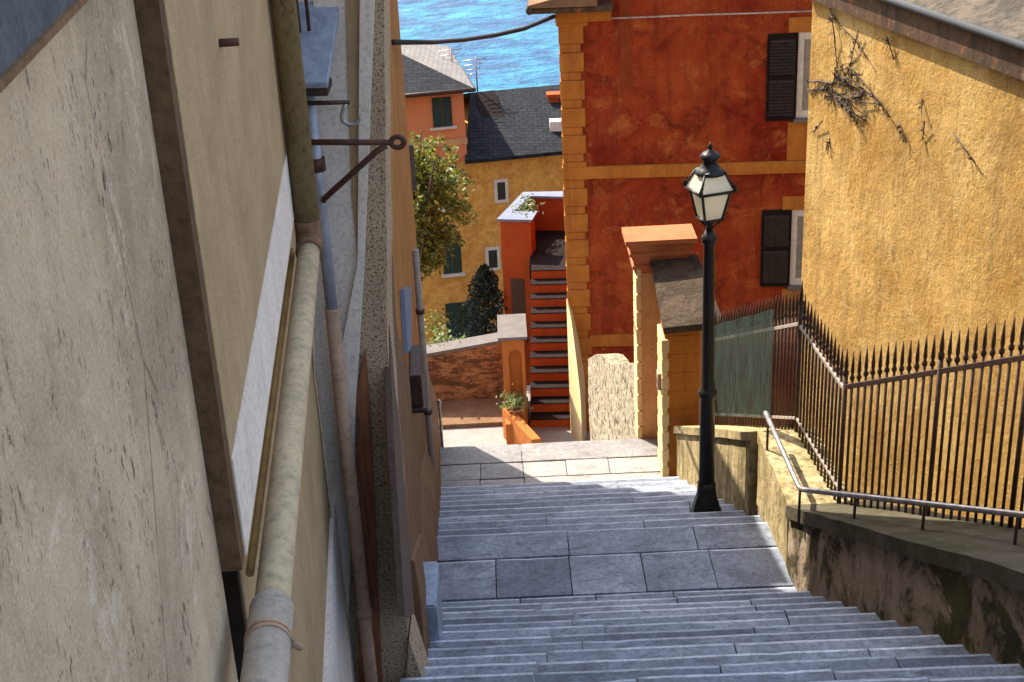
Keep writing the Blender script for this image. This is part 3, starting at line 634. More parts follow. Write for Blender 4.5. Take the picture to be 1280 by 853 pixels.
for i in range(n + 1):
    p = FAB.lerp(FA, na + (1.0 - na) * i / n); z = zbase(p); wv = math.sin(i * 2.1) * .008
    hh = 1.10 + .006 * math.sin(i * 1.3)
    r = [b.bm.verts.new(q) for q in (p + V((-.025 + wv, 0, z + .1)), p + V((-.025 - wv, 0, z + .6)), p + V((-.025 + wv, 0, z + hh)), p + V((-.021 + wv, 0, z + hh)), p + V((-.021 - wv, 0, z + .6)), p + V((-.021 + wv, 0, z + .1)))]
    if prev:
        for k in range(6): b.bm.faces.new((prev[k], prev[(k + 1) % 6], r[(k + 1) % 6], r[k]))
    prev = r
tag(b.build('shade_netting', M['net']), 'dark green shade netting tied over the far end of the iron fence', 'netting')

# handrail
hr = thing('handrail', (2.0, 8.8, -5.4), 'slim metal handrail bending down over the low wall coping', 'handrail')
H0 = aty(957, 516, 9.85); H1p = V((2.0, 8.62, 0)); H1p.z = aty(1000, 612, 8.62).z; H1p.x = aty(1000, 612, 8.62).x
H2 = onp(1280, 644, V((0, 1, 0)), 6.55)
d2 = (H2 - H1p); H3 = H1p + d2 * 1.9
b = MB(); b.tube([H0, H0.lerp(H1p, .5), H0.lerp(H1p, .97), H1p + d2 * .012, H1p + d2 * .3, H3], .019, 12); b.build('rail', M['rail'], hr)
for tt, base in ((None, None), (0.0, None), (.30, None), (.62, None), (.98, None), (1.3, None)):
    if tt is None: p = H0.lerp(H1p, .08)
    else: p = H1p + d2 * tt
    b = MB(); b.tube([p, V((p.x, p.y, ctop(p.y) - .16))], .010, 8); b.build('post', M['iron'], hr)

# ------------------------------------------------------------------ street lamp
LX, LY = 1.60, 10.56
kz = L1 - .16 * (int((LY - 9.66) / R2) + 1)
lamp = thing('street_lamp', (LX, LY, kz), 'black cast iron street lamp with a glazed four sided lantern on the steps', 'street lamp')
ztop = aty(887, 290, LY).z; zring = aty(883, 490, LY).z
dz = ztop - kz
b = MB(); b.lathe((LX, LY, kz - .02), [(.15, 0), (.15, .05), (.125, .08), (.115, .14), (.09, .22), (.08, .30), (.085, .33), (.066, .36)], 8, R_(22), smooth=False); b.build('base', M['lampiron'], lamp, bevel=.004)
b = MB(); zr = zring - kz
b.lathe((LX, LY, kz), [(.068, .30), (.062, zr - .06), (.066, zr - .05), (.078, zr - .03), (.08, zr), (.066, zr + .025), (.052, zr + .05), (.046, dz - .12), (.05, dz - .1), (.062, dz - .08), (.064, dz - .04), (.045, dz - .02), (.03, dz + .02)], 18); b.build('post', M['lampiron'], lamp)
zl0 = aty(887, 273, LY).z; zl1 = aty(887, 238, LY).z; zl2 = aty(887, 214, LY).z; zl3 = aty(886, 184, LY).z
ln = thing('lantern', (LX, LY, zl0), None, None); ln.parent = lamp; ln.location = V((LX, LY, zl0)) - WO[lamp]
for kx in list(ln.keys()): del ln[kx]
ln['kind'] = 'thing'; del ln['kind']
rot = R_(45 + 17); S2 = math.sqrt(2)
W0, W1, W2 = .074 * S2, .118 * S2, .146 * S2
def sq(w, z): return [V((LX + w * math.cos(rot + k * math.pi / 2), LY + w * math.sin(rot + k * math.pi / 2), z)) for k in range(4)]
A, B = sq(W0, zl0), sq(W1, zl1); C = sq(W2, zl1 + .012); Dd = sq(.085 * S2, zl2)
b = MB()
for k in range(4): b.tube([A[k], B[k]], .011, 6); b.tube([C[k], Dd[k]], .010, 6)
for ring in (A, B, C, Dd):
    for k in range(4): b.tube([ring[k], ring[(k + 1) % 4]], .012, 6)
b.build('lantern_frame', M['lampiron'], ln)
for k in range(4):
    k2 = (k + 1) % 4; b = MB(); i = ((A[k] + A[k2] + B[k] + B[k2]) / 4 - V((LX, LY, (zl0 + zl1) / 2))).normalized() * -.006
    b.prism([A[k] + i, A[k2] + i, B[k2] + i, B[k] + i], i * .6); b.build('glass_pane', M['glass'], ln)
    b = MB(); i = V((LX, LY, zl1)) - (C[k] + C[k2]) / 2; i = i.normalized() * .006 - V((0, 0, .004))
    b.prism([C[k] + i, C[k2] + i, Dd[k2] + i, Dd[k] + i], i * .6); b.build('roof_pane', M['glass'], ln)
b = MB(); q = zl3 - zl2
b.lathe((LX, LY, zl2 - .02), [(.118, 0), (.115, .02), (.085, .02 + q * .12), (.062, .02 + q * .28), (.055, .02 + q * .40), (.075, .02 + q * .52), (.082, .02 + q * .62), (.06, .02 + q * .76), (.018, .02 + q * .88), (.014, .02 + q * .95), (.022, .02 + q), (.003, .06 + q)], 16); b.build('lantern_cap', M['lampiron'], ln)
b = MB(); b.lathe((LX, LY, zl0 - .05), [(.03, -.05), (.025, .0), (.06, .03), (W0 * .8, .048)], 12)
for k in range(4): b.tube([V((LX, LY, zl0 - .1)), A[k].lerp(V((LX, LY, zl0)), .3) - V((0, 0, .03)), A[k]], .007, 6)
b.build('lantern_stem', M['lampiron'], ln)
for k in range(4):
    b = MB(); b.lathe(C[k], [(.012, 0), (.02, .025), (.006, .05), (.002, .07)], 8); b.build('corner_finial', M['lampiron'], ln)

# ------------------------------------------------------------------ gateway
gp = thing('gate_pillar', (1.5, 14.3, L2), 'tall peach rusticated gate pillar with terracotta moulded cornice', 'pillar')
x0 = aty(796, 548, 14.12).x + .0; x1 = aty(838, 500, 14.12).x + .22
zc0 = aty(800, 340, 14.12).z; zc1 = aty(800, 296, 14.1).z
b = MB(); b.abox(x0 + .03, x1, 14.12, 14.40, L2 - .4, zc0 + .05); b.build('shaft', M['pillar'], gp)
b = MB(); hb = .2; zq = L2 - .05
while zq < zc0 - .02:
    b.abox(x0 + .008, x0 + .062, 14.085, 14.42, zq, zq + hb - .018); zq += hb
b.build('rustication', M['rustic'], gp, bevel=.006)  # pale left strip carries painted sunlight
b = MB(); q = zc1 - zc0
prev = None; nn = 0
for o_, zz in ((.0, -.02), (.0, .10), (.03, .12), (.03, .22), (.012, .24), (.02, .34), (.055, .50), (.075, .52), (.075, .60), (.06, .62), (.085, .78), (.115, .86), (.13, .88), (.13, 1.0)):
    z = zc0 + q * zz; X0_, X1_, Y0_, Y1_ = x0 - .005 - o_ * .8, x1 - .06 + o_ * .8, 14.09 - o_, 14.38 + o_ * .3
    r = [b.bm.verts.new(p) for p in ((X0_, Y0_, z), (X1_, Y0_, z), (X1_, Y1_, z), (X0_, Y1_, z))]
    if prev:
        for k in range(4): b.bm.faces.new((prev[k], prev[(k + 1) % 4], r[(k + 1) % 4], r[k]))
    else: b.bm.faces.new(r[::-1])
    prev = r
b.bm.faces.new(prev)
b.build('cornice', M['cornice'], gp)
gl = thing('gate_post', (1.75, 13.2, L2), 'short rusticated orange gate post under the dark stone slab', 'pillar')
xa = aty(829, 597, 13.17).x; xb = aty(872, 597, 13.17).x; zt_ = aty(850, 414, 13.17).z
b = MB(); b.abox(xa + .02, xb, 13.17, 13.52, L2 - .5, zt_); b.build('shaft', M['quoin'], gl)
b = MB(); zq = L2 - .02
while zq < zt_ - .2: b.abox(xa + .025, xb + .004, 13.164, 13.53, zq, zq + .2); zq += .21
b.build('rustication', M['quoin'], gl, bevel=.006)
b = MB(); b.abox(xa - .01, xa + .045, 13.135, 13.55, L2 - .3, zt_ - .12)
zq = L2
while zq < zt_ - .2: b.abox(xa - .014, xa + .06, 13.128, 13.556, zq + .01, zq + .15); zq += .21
b.build('painted_lit_edge', M['rustic'], gl, bevel=.005)  # sunlit left edge put into the colour with paler render
b = MB(); bx_ = aty(826, 484, 13.1).x; bz = aty(826, 484, 13.1).z; b.abox(bx_ - .02, xa + .01, 13.2, 13.32, bz - .09, bz + .1); tag(b.build('junction_box', M['pipebrown'], bevel=.006), 'small brown box fixed to the short gate post', 'box')
sf = [aty(813, 323, 14.1), aty(872, 318, 14.1)]; sn = [aty(830, 410, 13.0), aty(905, 403, 13.0)]
b = MB(); b.prism([sn[0], sn[1], sf[1], sf[0]], (0, 0, -.07)); roughen(b, .006, 3, 3)
tag(b.build('stone_slab', M['dkstone']), 'dark lichened stone slab roofing the gateway between the two posts', 'slab')
# wall of the passage behind
b = MB(); b.abox(xa + .5, xa + .62, 13.55, 14.6, L2 - .5, sn[0].z - .12); b.build('passage_wall', M['pillar'], gp)
b = MB(); b.abox(xa + .0, 2.1, 13.2, 14.6, L2 - 1.2, L2 - .03); o = b.build('courtyard_path', M['street']); o['kind'] = 'structure'

# pebbled wall going down beside the lower flight
b = MB()
PA, PB = aty(797, 463, 14.55), aty(735, 443, 19.6)
top = [PA.lerp(PB, i / 12) + V((0, 0, .06 * math.sin(i * .9))) for i in range(13)]
prev = None
for p in top:
    zb = p.z - 2.2; r = [b.bm.verts.new(q) for q in (V((p.x, p.y, zb)), p, p + V((.3, 0, -.02)), V((p.x + .3, p.y, zb)))]
    if prev:
        for k in range(4): b.bm.faces.new((prev[k], prev[(k + 1) % 4], r[(k + 1) % 4], r[k]))
    else: b.bm.faces.new(r)
    prev = r
b.bm.faces.new(prev[::-1]); roughen(b, .03, 2.5, 2)
tag(b.build('pebbled_wall', M['pebble']), 'sunlit cream pebbled wall at the foot of the red house', 'wall')

# ------------------------------------------------------------------ yellow house
ya, yc = V((3.35, 15.1, 0)), V((4.29, 11.4, 0)); dY = (yc - ya).normalized(); nY = V((-dY.y * -1, 0, 0)); nY = V((dY.y, -dY.x, 0)).normalized()
if nY.x > 0: nY = -nY
cY = nY.dot(ya); ZE = -3.0
yh_ = thing('yellow_house', ya + V((0, 0, -8)), 'golden yellow roughly plastered house with rust stained eave on the right', 'house')
def onY(px, py, c=0.0): return onp(px, py, nY, cY + c)
zf0 = onY(1170, 58, .05).z; zf1 = onY(1170, 20, .05).z
LW = 16
b = MB(); a = ya.copy()
b.box(a + V((0, 0, -9.5)), dY * LW, -nY * 6, (0, 0, 9.5 + zf0 + .02)); b.build('wall', M['yellow'], yh_)
b = MB(); b.box(a + nY * .075 - dY * .05 + V((0, 0, zf0)), dY * (LW + .1), -nY * 6.2, (0, 0, zf1 - zf0)); b.build('fascia', M['fascia'], yh_)
b = MB(); b.prism([a + nY * .12 - dY * .1 + V((0, 0, zf1)), a + nY * .12 + dY * LW + V((0, 0, zf1)), a - nY * 6 + dY * LW + V((0, 0, zf1 + 2.2)), a - nY * 6 - dY * .1 + V((0, 0, zf1 + 2.2))], (0, 0, .05)); b.build('roof', M['roofslab'], yh_)
b = MB(); b.tube([a + nY * .12 - dY * .1 + V((0, 0, zf1 + .03)), a + nY * .12 + dY * LW + V((0, 0, zf1 + .03))], .035, 8); b.build('roof_edge', M['cable'], yh_)
vine = thing('dry_vine', onY(1050, 100), 'leafless dry vine stems clinging to the yellow house below the eave', 'vine')
VL = [[(165, 30), (178, 120), (185, 200), (190, 250), (195, 280)], [(265, 110), (245, 180), (235, 240), (220, 270)], [(90, 290), (130, 290), (170, 300), (210, 275), (250, 290), (300, 330), (340, 360), (375, 415)],
      [(85, 320), (140, 315), (190, 345), (230, 390), (290, 430)], [(240, 240), (280, 290), (330, 350), (350, 380)], [(405, 430), (420, 470), (435, 510)], [(190, 330), (250, 360), (330, 370)], [(365, 130), (378, 170), (390, 210)], [(500, 430), (492, 500)],
      [(165, 40), (200, 90), (260, 150), (300, 215)], [(160, 290), (185, 330), (215, 380), (260, 420), (300, 405)], [(165, 480), (155, 550)], [(490, 350), (488, 390)], [(600, 470), (680, 580)], [(135, 430), (108, 470)], [(180, 280), (230, 300), (290, 340)], [(200, 300), (260, 320)]]
for k in range(11):
    x0_, y0_ = random.gauss(215, 48), random.gauss(300, 34); VL.append([(x0_, y0_), (x0_ + random.gauss(20, 22), y0_ + random.gauss(14, 22)), (x0_ + random.gauss(45, 30), y0_ + random.gauss(30, 30))])
for li, L in enumerate(VL):
    pts = []
    for k, (x, y) in enumerate(L):
        pts.append(onY(980 + x / 2.843, y / 2.843, .02 + .025 * math.sin(k * 1.7 + li)))
    b = MB(); r0 = .013 if li in (2, 3, 15) else .007
    b.tube(pts, [r0 * (1 - .5 * k / len(pts)) for k in range(len(pts))], 6)
    for p, q in zip(pts, pts[1:]):
        for k in range(6):
            w = p.lerp(q, random.random()); v = w + V((random.uniform(-.06, .06), random.uniform(-.06, .06), random.uniform(-.09, .05))) + nY * random.uniform(0, .03)
            b.tube([w, v], [.004, .0025], 4)
        b.leaves([p.lerp(q, random.random()) + nY * .02 for _ in range(3)], .05)
    b.build('stem', M['bark'], vine)

# ------------------------------------------------------------------ red house
e1 = V((math.cos(R_(4)), -math.sin(R_(4)), 0)); e2 = V((math.sin(R_(4)), math.cos(R_(4)), 0)); up = V((0, 0, 1))
RO = aty(700, 60, 23.0); RO.z = 0
nR = -e2; cRd = nR.dot(RO)
def onR(px, py, c=0.0): return onp(px, py, nR, cRd + c)
def aR(px, py): p = onR(px, py); return (p - RO).dot(e1), p.z
def pR(a, z, c=0.0): return RO + e1 * a + nR * c + V((0, 0, z))
def slabR(mb, a0, a1, z0, z1, c, t): return mb.box(pR(a0, z0, c), e1 * (a1 - a0), -nR * t, (0, 0, z1 - z0))
def rect(px0, py0, px1, py1):
    a0, zt1 = aR((px0), (py0)); a1, zb1 = aR(px1, py1); a0b, zb0 = aR(px0, py1); a1t, zt0 = aR(px1, py0)
    return (a0 + a0b) / 2, (a1 + a1t) / 2, (zb0 + zb1) / 2, (zt0 + zt1) / 2
red = thing('red_house', pR(4, -12.2), 'tall blotched red house with orange quoins and black shutters', 'house')
wd = 11
b = MB(); b.prism([pR(0.02, -13), pR(wd, -13), pR(wd, 1.2), pR(6, 1.0), pR(1.0, -3.6), pR(.02, -4.0)], e2 * 9); b.build('wall', M['red'], red)
# quoins
zq0 = rect(700, 30, 728, 40)[3]; pitch = .462; b = MB(); zq = zq0
k = 0
while zq > -13:
    slabR(b, -.02, .385, zq - .315, zq, .045, .3); slabR(b, -.01, .335, zq - pitch + .002, zq - .317, .028, .28); zq -= pitch
roughen(b, .007, 2.5); b.build('quoin', M['quoin'], red, bevel=.012)
a0, a1, z0, z1 = rect(698, 22, 740, 32); b = MB(); slabR(b, -.05, .46, z0, z1 + .1, .07, .35); slabR(b, -.07, .5, z1 + .1, z1 + .16, .1, .4); b.build('quoin_capital', M['quoin'], red, bevel=.008)
a0, a1, z0, z1 = rect(736, 207, 1005, 222); 
zb_ = [aR(736, 223)[1], aR(1005, 215)[1], aR(736, 208)[1], aR(1005, 200)[1]]; z0 = (zb_[0] + zb_[1]) / 2; z1 = (zb_[2] + zb_[3]) / 2
b = MB(); slabR(b, -.03, 9, z0, z1, .06, .2); roughen(b, .008, 1.7, 12); b.build('string_course', M['quoin'], red, bevel=.006)
z0, z1 = aR(760, 432)[1], aR(760, 418)[1]; b = MB(); slabR(b, .36, 9, z0, z1, .05, .2); b.build('lower_band', M['quoin'], red, bevel=.006)
a0, a1, z0, z1 = rect(775, 0, 790, 112); b = MB(); slabR(b, a0, a1, z0, z1 + 2, .006, .02); b.build('repair_strip', M['redfaded'], red)
# eave return at the left corner
ea, ez = aR(668, 14); ea2, ez2 = aR(760, 4)
rf = MB(); zE = aR(715, 10)[1]
slabR(rf, -.45, .86, zE - .0, zE + .09, .42, .7); ro = rf.build('eave', M['fascia'], red, bevel=.01)
b = MB(); slabR(b, -.06, .84, zE - .2, zE - .005, .16, .3); b.build('eave_cornice', M['quoin'], red, bevel=.01)
b = MB(); b.tube([pR(-.45, zE + .06, .47), pR(-.45, zE + .06, -4)], .06, 12); b.build('gutter', M['iron'], ro)
b = MB(); b.prism([pR(-.48, zE + .1, .45), pR(.62, zE + .1, .45), pR(.62, zE + .4, .45), pR(-.48, zE + .14, .45)], e2 * 9); b.build('roof_edge', M['brownF'], red)
# windows
def window(px0, py0, px1, py1, fr, pn):
    a0, a1, z0, z1 = rect(px0, py0, px1, py1)
    b = MB(); slabR(b, a0, a1, z0, z1, .055, .045)
    nsl = 22; st_ = .045; 
    sh = b.build('shutter', M['shutter'], red, bevel=.004)
    b = MB()
    for half in (0, 1):
        zz0 = z0 + (z1 - z0) * (.06 + .48 * half); zz1 = z0 + (z1 - z0) * (.48 + .46 * half); n = 11
        for i in range(n):
            zz = zz0 + (zz1 - zz0) * (i + .5) / n
            b.prism([pR(a0 + st_, zz - .024, .082), pR(a0 + st_, zz + .018, .058), pR(a0 + st_, zz + .018, .052), pR(a0 + st_, zz - .024, .070)], e1 * (a1 - a0 - 2 * st_))
    b.build('louvre', M['louvre'], sh)
    f0, f1, g0, g1 = rect(*fr)
    b = MB(); slabR(b, f0, f0 + .1, g0, g1, .02, .1); slabR(b, f0 + .1, f1 + 1.0, g0, g0 + .12, .02, .1); slabR(b, f0 + .1, f1 + 1.0, g1 - .12, g1, .02, .1); w = b.build('window', M['pale'], red, bevel=.004)
    b = MB(); slabR(b, f0 + .1, f1 + 1.0, g0 + .12, g1 - .12, .006, .06); b.build('pane', M['curtain'], w)
    b = MB(); slabR(b, f0 - .03, f1 + 1.1, g0 - .06, g0 - .002, .11, .2); b.build('sill', M['greycap'], w)
    b = MB(); slabR(b, f0 - .12, f1 + 1.1, g0 - .72, g0 - .065, .03, .1); b.build('apron', M['quoin'], w)
    b = MB(); slabR(b, f0 - .16, f1 + 1.1, g1 + .004, g1 + .24, .035, .1); b.build('head', M['quoin'], w)
window(958, 42, 996, 150, (996, 40, 1015, 147), None)
window(951, 262, 988, 357, (988, 262, 1003, 356), None)
# buttress flare at the corner base (lit from the left)
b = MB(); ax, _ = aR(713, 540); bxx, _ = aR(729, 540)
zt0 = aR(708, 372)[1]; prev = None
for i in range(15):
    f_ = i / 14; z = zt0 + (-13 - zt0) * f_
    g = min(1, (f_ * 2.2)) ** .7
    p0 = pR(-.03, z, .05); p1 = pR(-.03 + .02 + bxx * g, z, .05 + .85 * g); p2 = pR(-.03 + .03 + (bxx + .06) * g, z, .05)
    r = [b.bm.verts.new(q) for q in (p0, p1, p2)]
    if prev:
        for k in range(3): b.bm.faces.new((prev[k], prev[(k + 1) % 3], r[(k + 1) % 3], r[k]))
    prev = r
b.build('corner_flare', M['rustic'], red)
# pale cable across the red front, black cable over the sea
b = MB(); b.tube([onR(x, y, .09) for x, y in ((745, 24), (800, 22), (870, 19), (940, 17), (1020, 14))], .014, 6); tag(b.build('wall_cable', M['palecable']), 'thin pale cable stretched across the top of the red house', 'cable')
c0 = pF(5.0, 0, .0); c0.z = aty(498, 53, c0.y).z; c1 = onR(697, 19, .15); b = MB()
cp = []
for x, y in ((490, 53), (540, 53), (580, 50), (620, 44), (655, 36), (692, 21)):
    f_ = (x - 490) / 202; cp.append(aty(x, y, c0.y + (c1.y - c0.y) * f_))
b.tube(cp, [.022, .024, .026, .03, .034, .036], 8); tag(b.build('overhead_cable', M['cable']), 'black sagging cable strung between houses in front of the sea', 'cable')


# ------------------------------------------------------------------ orange outside stair beside the red house
os_ = thing('outside_stair', (.6, 24, -12.2), 'orange outside stair with shade-darkened slate treads climbing beside the red house', 'stair')
B0 = atz(663, 535, -12.2); B1 = atz(715, 532, -12.2)
o_ = V((B0.x, B0.y, 0)); wS = (B1 - B0).dot(e1) + .05
hS, rS, nS = .187, .27, 11
def pS(a, d, z): return o_ + e1 * a + e2 * d + V((0, 0, z))
for i in range(nS):
    b = MB(); zr0 = -12.2 + hS * i; b.box(pS(0, rS * i, zr0 - (.3 if i == 0 else .02)), e1 * wS, e2 * .25, (0, 0, hS + (.3 if i == 0 else .0) - .006)); b.build('riser', M['stairorange'], os_)
    b = MB(); b.box(pS(-.005, rS * i - .02, zr0 + hS - .024), e1 * (wS + .01), e2 * (rS + .06), (0, 0, .022)); b.build('tread', M['tread'], os_, bevel=.006)
zT = -12.2 + hS * nS
d1 = rS * nS
b = MB(); b.box(pS(-.05, d1 - .0, zT - .3), e1 * (wS + .05), e2 * 2.4, (0, 0, .3 - .004)); b.build('terrace_floor', M['tread'], os_)
b = MB(); b.box(pS(0, .1, -13), e1 * wS, e2 * (d1 + .5), (0, 0, .55)); b.build('stair_core', M['stairorange'], os_)
zK = aty(690, 246, pS(0, d1 + 2.0, 0).y).z
def K(px, py): return atz(px, py, zK)
cop = [K(*q) for q in ((621, 277), (654, 243), (704, 242), (704, 249), (664, 248), (643, 267), (672, 267), (665, 278))]
b = MB(); b.prism(cop, (0, 0, .05)); b.build('coping', M['coping'], os_)
ins = [K(*q) for q in ((625, 276), (656, 246), (704, 245), (704, 247.5), (662, 247), (641, 269), (668, 269), (663, 276.5))]
b = MB(); b.prism([p - V((0, 0, .004)) for p in ins], (0, 0, -4.2)); b.build('parapet', M['stairorange'], os_)
fy = (ins[0] + ins[7]) / 2
p0 = ins[0] + V((0, 0, -1.7)); 
pd = aty(638, 349, fy.y); pd2 = aty(658, 404, fy.y)
b = MB(); b.prism([V((pd.x, fy.y - .03, pd.z)), V((pd2.x, fy.y - .03, pd.z)), V((pd2.x, fy.y - .03, pd2.z - .3)), V((pd.x, fy.y - .03, pd2.z - .3))], (0, .06, 0)); b.build('side_door', M['darkwood'], os_)
# arched pillar
yq = 22.95
ql, qr = aty(629, 470, yq).x, aty(657, 470, yq).x; qz = aty(640, 424, yq).z
b = MB()
b.abox(ql, qr, yq + .12, yq + .9, -12.8, qz); 
# frame around the niche
cx_, rr = (aty(637, 470, yq).x + aty(653, 470, yq).x) / 2, (aty(653, 470, yq).x - aty(637, 470, yq).x) / 2
zs = aty(645, 445, yq).z
arch = [V((cx_ + rr * math.cos(a), yq, zs + rr * math.sin(a))) for a in [math.pi * k / 10 for k in range(11)]]
def fr(pts): b.prism(pts, (0, .119, 0))
fr([V((qr, yq, -12.8)), V((qr, yq, zs)), arch[0], V((cx_ + rr, yq, -12.8))]); fr([V((ql, yq, -12.8)), V((cx_ - rr, yq, -12.8)), arch[10], V((ql, yq, zs))])
for k in range(10):
    e = lambda p: V((p.x, yq, qz))
    fr([arch[k], arch[k + 1], e(arch[k + 1]), e(arch[k])])
fr([V((qr, yq, zs)), V((qr, yq, qz)), e(arch[0]), arch[0]]); fr([V((ql, yq, zs)), arch[10], e(arch[10]), V((ql, yq, qz))])
b.build('arched_pillar', M['archorange'], os_)
b = MB(); b.abox(ql - .06, qr + .06, yq - .07, yq + .98, qz + .002, qz + .06); b.build('pillar_cap', M['greycap'], os_)
# kerb wall between pillar and terrace, and sloping foot
f0 = aty(640, 512, 22.8); f1 = aty(676, 552, 21.7)
b = MB(); b.prism([V((f0.x - .02, 22.9, f0.z)), V((f1.x, 21.8, f1.z)), V((f1.x, 21.8, -13)), V((f0.x - .02, 22.9, -13))], (-.16, -.02, 0)); b.build('sloping_foot', M['archorange'], os_)
pp = V((aty(646, 520, 22.75).x, 22.75, aty(646, 522, 22.75).z))
pot = thing('potted_plant', pp, 'potted leafy plant at the arched pillar beside the orange stair', 'plant')
b = MB(); b.lathe(pp, [(.09, 0), (.13, .17), (.145, .17), (.145, .2), (.12, .2), (.1, .15)], 14); b.build('pot', M['terracotta'], pot)
b = MB(); b.leaves([pp + V((random.gauss(-.02, .11), random.gauss(0, .1), .3 + random.gauss(0, .09))) for _ in range(260)], .09); b.build('foliage', M['brightleaf'], pot)
b = MB(); b.abox(ql, pp.x + .16, 22.5, 22.95, -12.9, pp.z + .0); b.build('pot_stand', M['archorange'], os_)
tp = [K(655, 262), K(662, 256), K(652, 264)]
b = MB(); b.leaves([tp[i % 3] + V((random.gauss(0, .10), random.gauss(0, .2), random.gauss(0, .07))) for i in range(300)], .09)
tpl = thing('terrace_plant', tp[0] - V((0, 0, .5)), 'small pale flowering plant on the orange stair terrace', 'plant'); b.build('foliage', M['brightleaf'], tpl)

# ------------------------------------------------------------------ far houses
e3 = V((math.cos(R_(9)), math.sin(R_(9)), 0)); n3 = V((e3.y, -e3.x, 0))
HO = aty(600, 250, 44.0); c3 = n3.dot(HO)
def onH(px, py, c=0.0): return onp(px, py, n3, c3 + c)
och = thing('ochre_house', HO + V((0, 0, -8)), 'mottled ochre house with dark slate roof behind the garden', 'house')
zer = onH(640, 195).z; b = MB()
wl = onH(455, 300); wr = onH(760, 300)
b.prism([V((wl.x, wl.y, -25)), V((wr.x, wr.y, -25)), V((wr.x, wr.y, zer)), V((wl.x, wl.y, zer))], -n3 * 8); b.build('wall', M['ochre'], och)
EL, ER = onH(581, 201, .35), onH(720, 186, .35); EL.z = ER.z = (EL.z + ER.z) / 2
EL = onH(581, 201, .35)
ER2 = EL + e3 * 9; 
RL = onp(588, 116, n3, c3 - 3.3); RR = RL + e3 * 7.0
b = MB(); b.prism([EL, ER2, RR + e3 * 2, RL], (0, 0, -.12)); b.prism([RL, RR + e3 * 2, ER2 - n3 * 8, EL - n3 * 8], (0, 0, -.12)); rf = b.build('slate_roof', M['slate'], och)
g = onp(655, 125, n3, c3 - 2.2)
pg_ = [onp(x, y, n3, c3 - d) + V((0, 0, .05)) for x, y, d in ((655, 121, 2.9), (720, 108, 3.6), (730, 150, 1.6), (700, 134, 2.2))]
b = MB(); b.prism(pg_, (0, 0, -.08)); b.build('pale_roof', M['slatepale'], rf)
pg_ = [onp(x, y, n3, c3 - d) + V((0, 0, .06)) for x, y, d in ((594, 118, 3.1), (618, 115, 3.1), (644, 178, .6), (610, 182, .6))]
b = MB(); b.prism(pg_, (0, 0, -.06)); b.build('zinc_sheet', M['tread'], rf)
cb = onp(693, 135, n3, c3 - 2.5); b = MB(); b.box(cb + V((-.2, -.2, -.6)), (.35, 0, 0), (0, .35, 0), (0, 0, 1.0)); b.box(cb + V((-.25, -.25, .4)), (.45, 0, 0), (0, .45, 0), (0, 0, .12)); b.build('chimney', M['stairorange'], rf)
cb = onp(697, 165, n3, c3 - .9); b = MB(); b.box(cb + V((-.25, -.2, -.3)), (.5, 0, 0), (0, .4, 0), (0, 0, .7)); b.build('roof_vent', M['white'], rf)
def hwin(px0, py0, px1, py1, fw, mat, sillw=.08):
    tl, br = onH(px0, py0), onH(px1, py1); w = (br - tl).dot(e3); h = tl.z - br.z; o = V((tl.x, tl.y, br.z))
    f = None
    if fw:
        b = MB(); b.box(o + n3 * .0 - e3 * fw - up * fw, e3 * (w + 2 * fw), n3 * .05, (0, 0, fw)); b.box(o - e3 * fw + up * h, e3 * (w + 2 * fw), n3 * .05, (0, 0, fw)); b.box(o - e3 * fw, e3 * fw, n3 * .05, (0, 0, h)); b.box(o + e3 * w, e3 * fw, n3 * .05, (0, 0, h)); f = b.build('window', M['pale'], och)
    if f:
        b = MB(); b.box(o + n3 * .001, e3 * w, n3 * .03, (0, 0, h)); b.build('pane', mat, f)
    else:
        b = MB(); b.box(o - e3 * sillw - up * .1, e3 * (w + 2 * sillw), n3 * .12, (0, 0, .09)); b.build('sill', M['pale'], och)
        leaves_(o, w, h, n3 * .001, och)
def leaves_(o, w, h, off, par):
    for k in range(2):
        b = MB(); b.box(o + off + e3 * (w * .5 * k + .01), e3 * (w * .5 - .02), n3 * .03, (0, 0, h)); lf = b.build('shutter', M['green'], par)
        b = MB()
        for j in range(14): b.prism([o + off + e3 * (w * .5 * k + .06) + up * (h * (j + .3) / 14) + n3 * .05, o + off + e3 * (w * .5 * k + .06) + up * (h * (j + .85) / 14) + n3 * .031, o + off + e3 * (w * .5 * k + .06) + up * (h * (j + .3) / 14) + n3 * .031], e3 * (w * .5 - .12))
        b.build('shutter_slats', M['green'], lf)
hwin(621, 228, 632, 249, .1, M['void']); hwin(610, 313, 622, 334, .1, M['void'])
hwin(546, 209, 573, 258, 0, M['green']); hwin(551, 292, 578, 340, 0, M['green']); hwin(556, 380, 602, 421, 0, M['green'])
b = MB(); q0, q1 = onH(505, 203), onH(583, 199); b.box(V((q0.x, q0.y, q1.z - .04)), e3 * (q1 - q0).dot(e3), n3 * .06, (0, 0, .16)); b.build('string_course', M['pinkwall'], och)
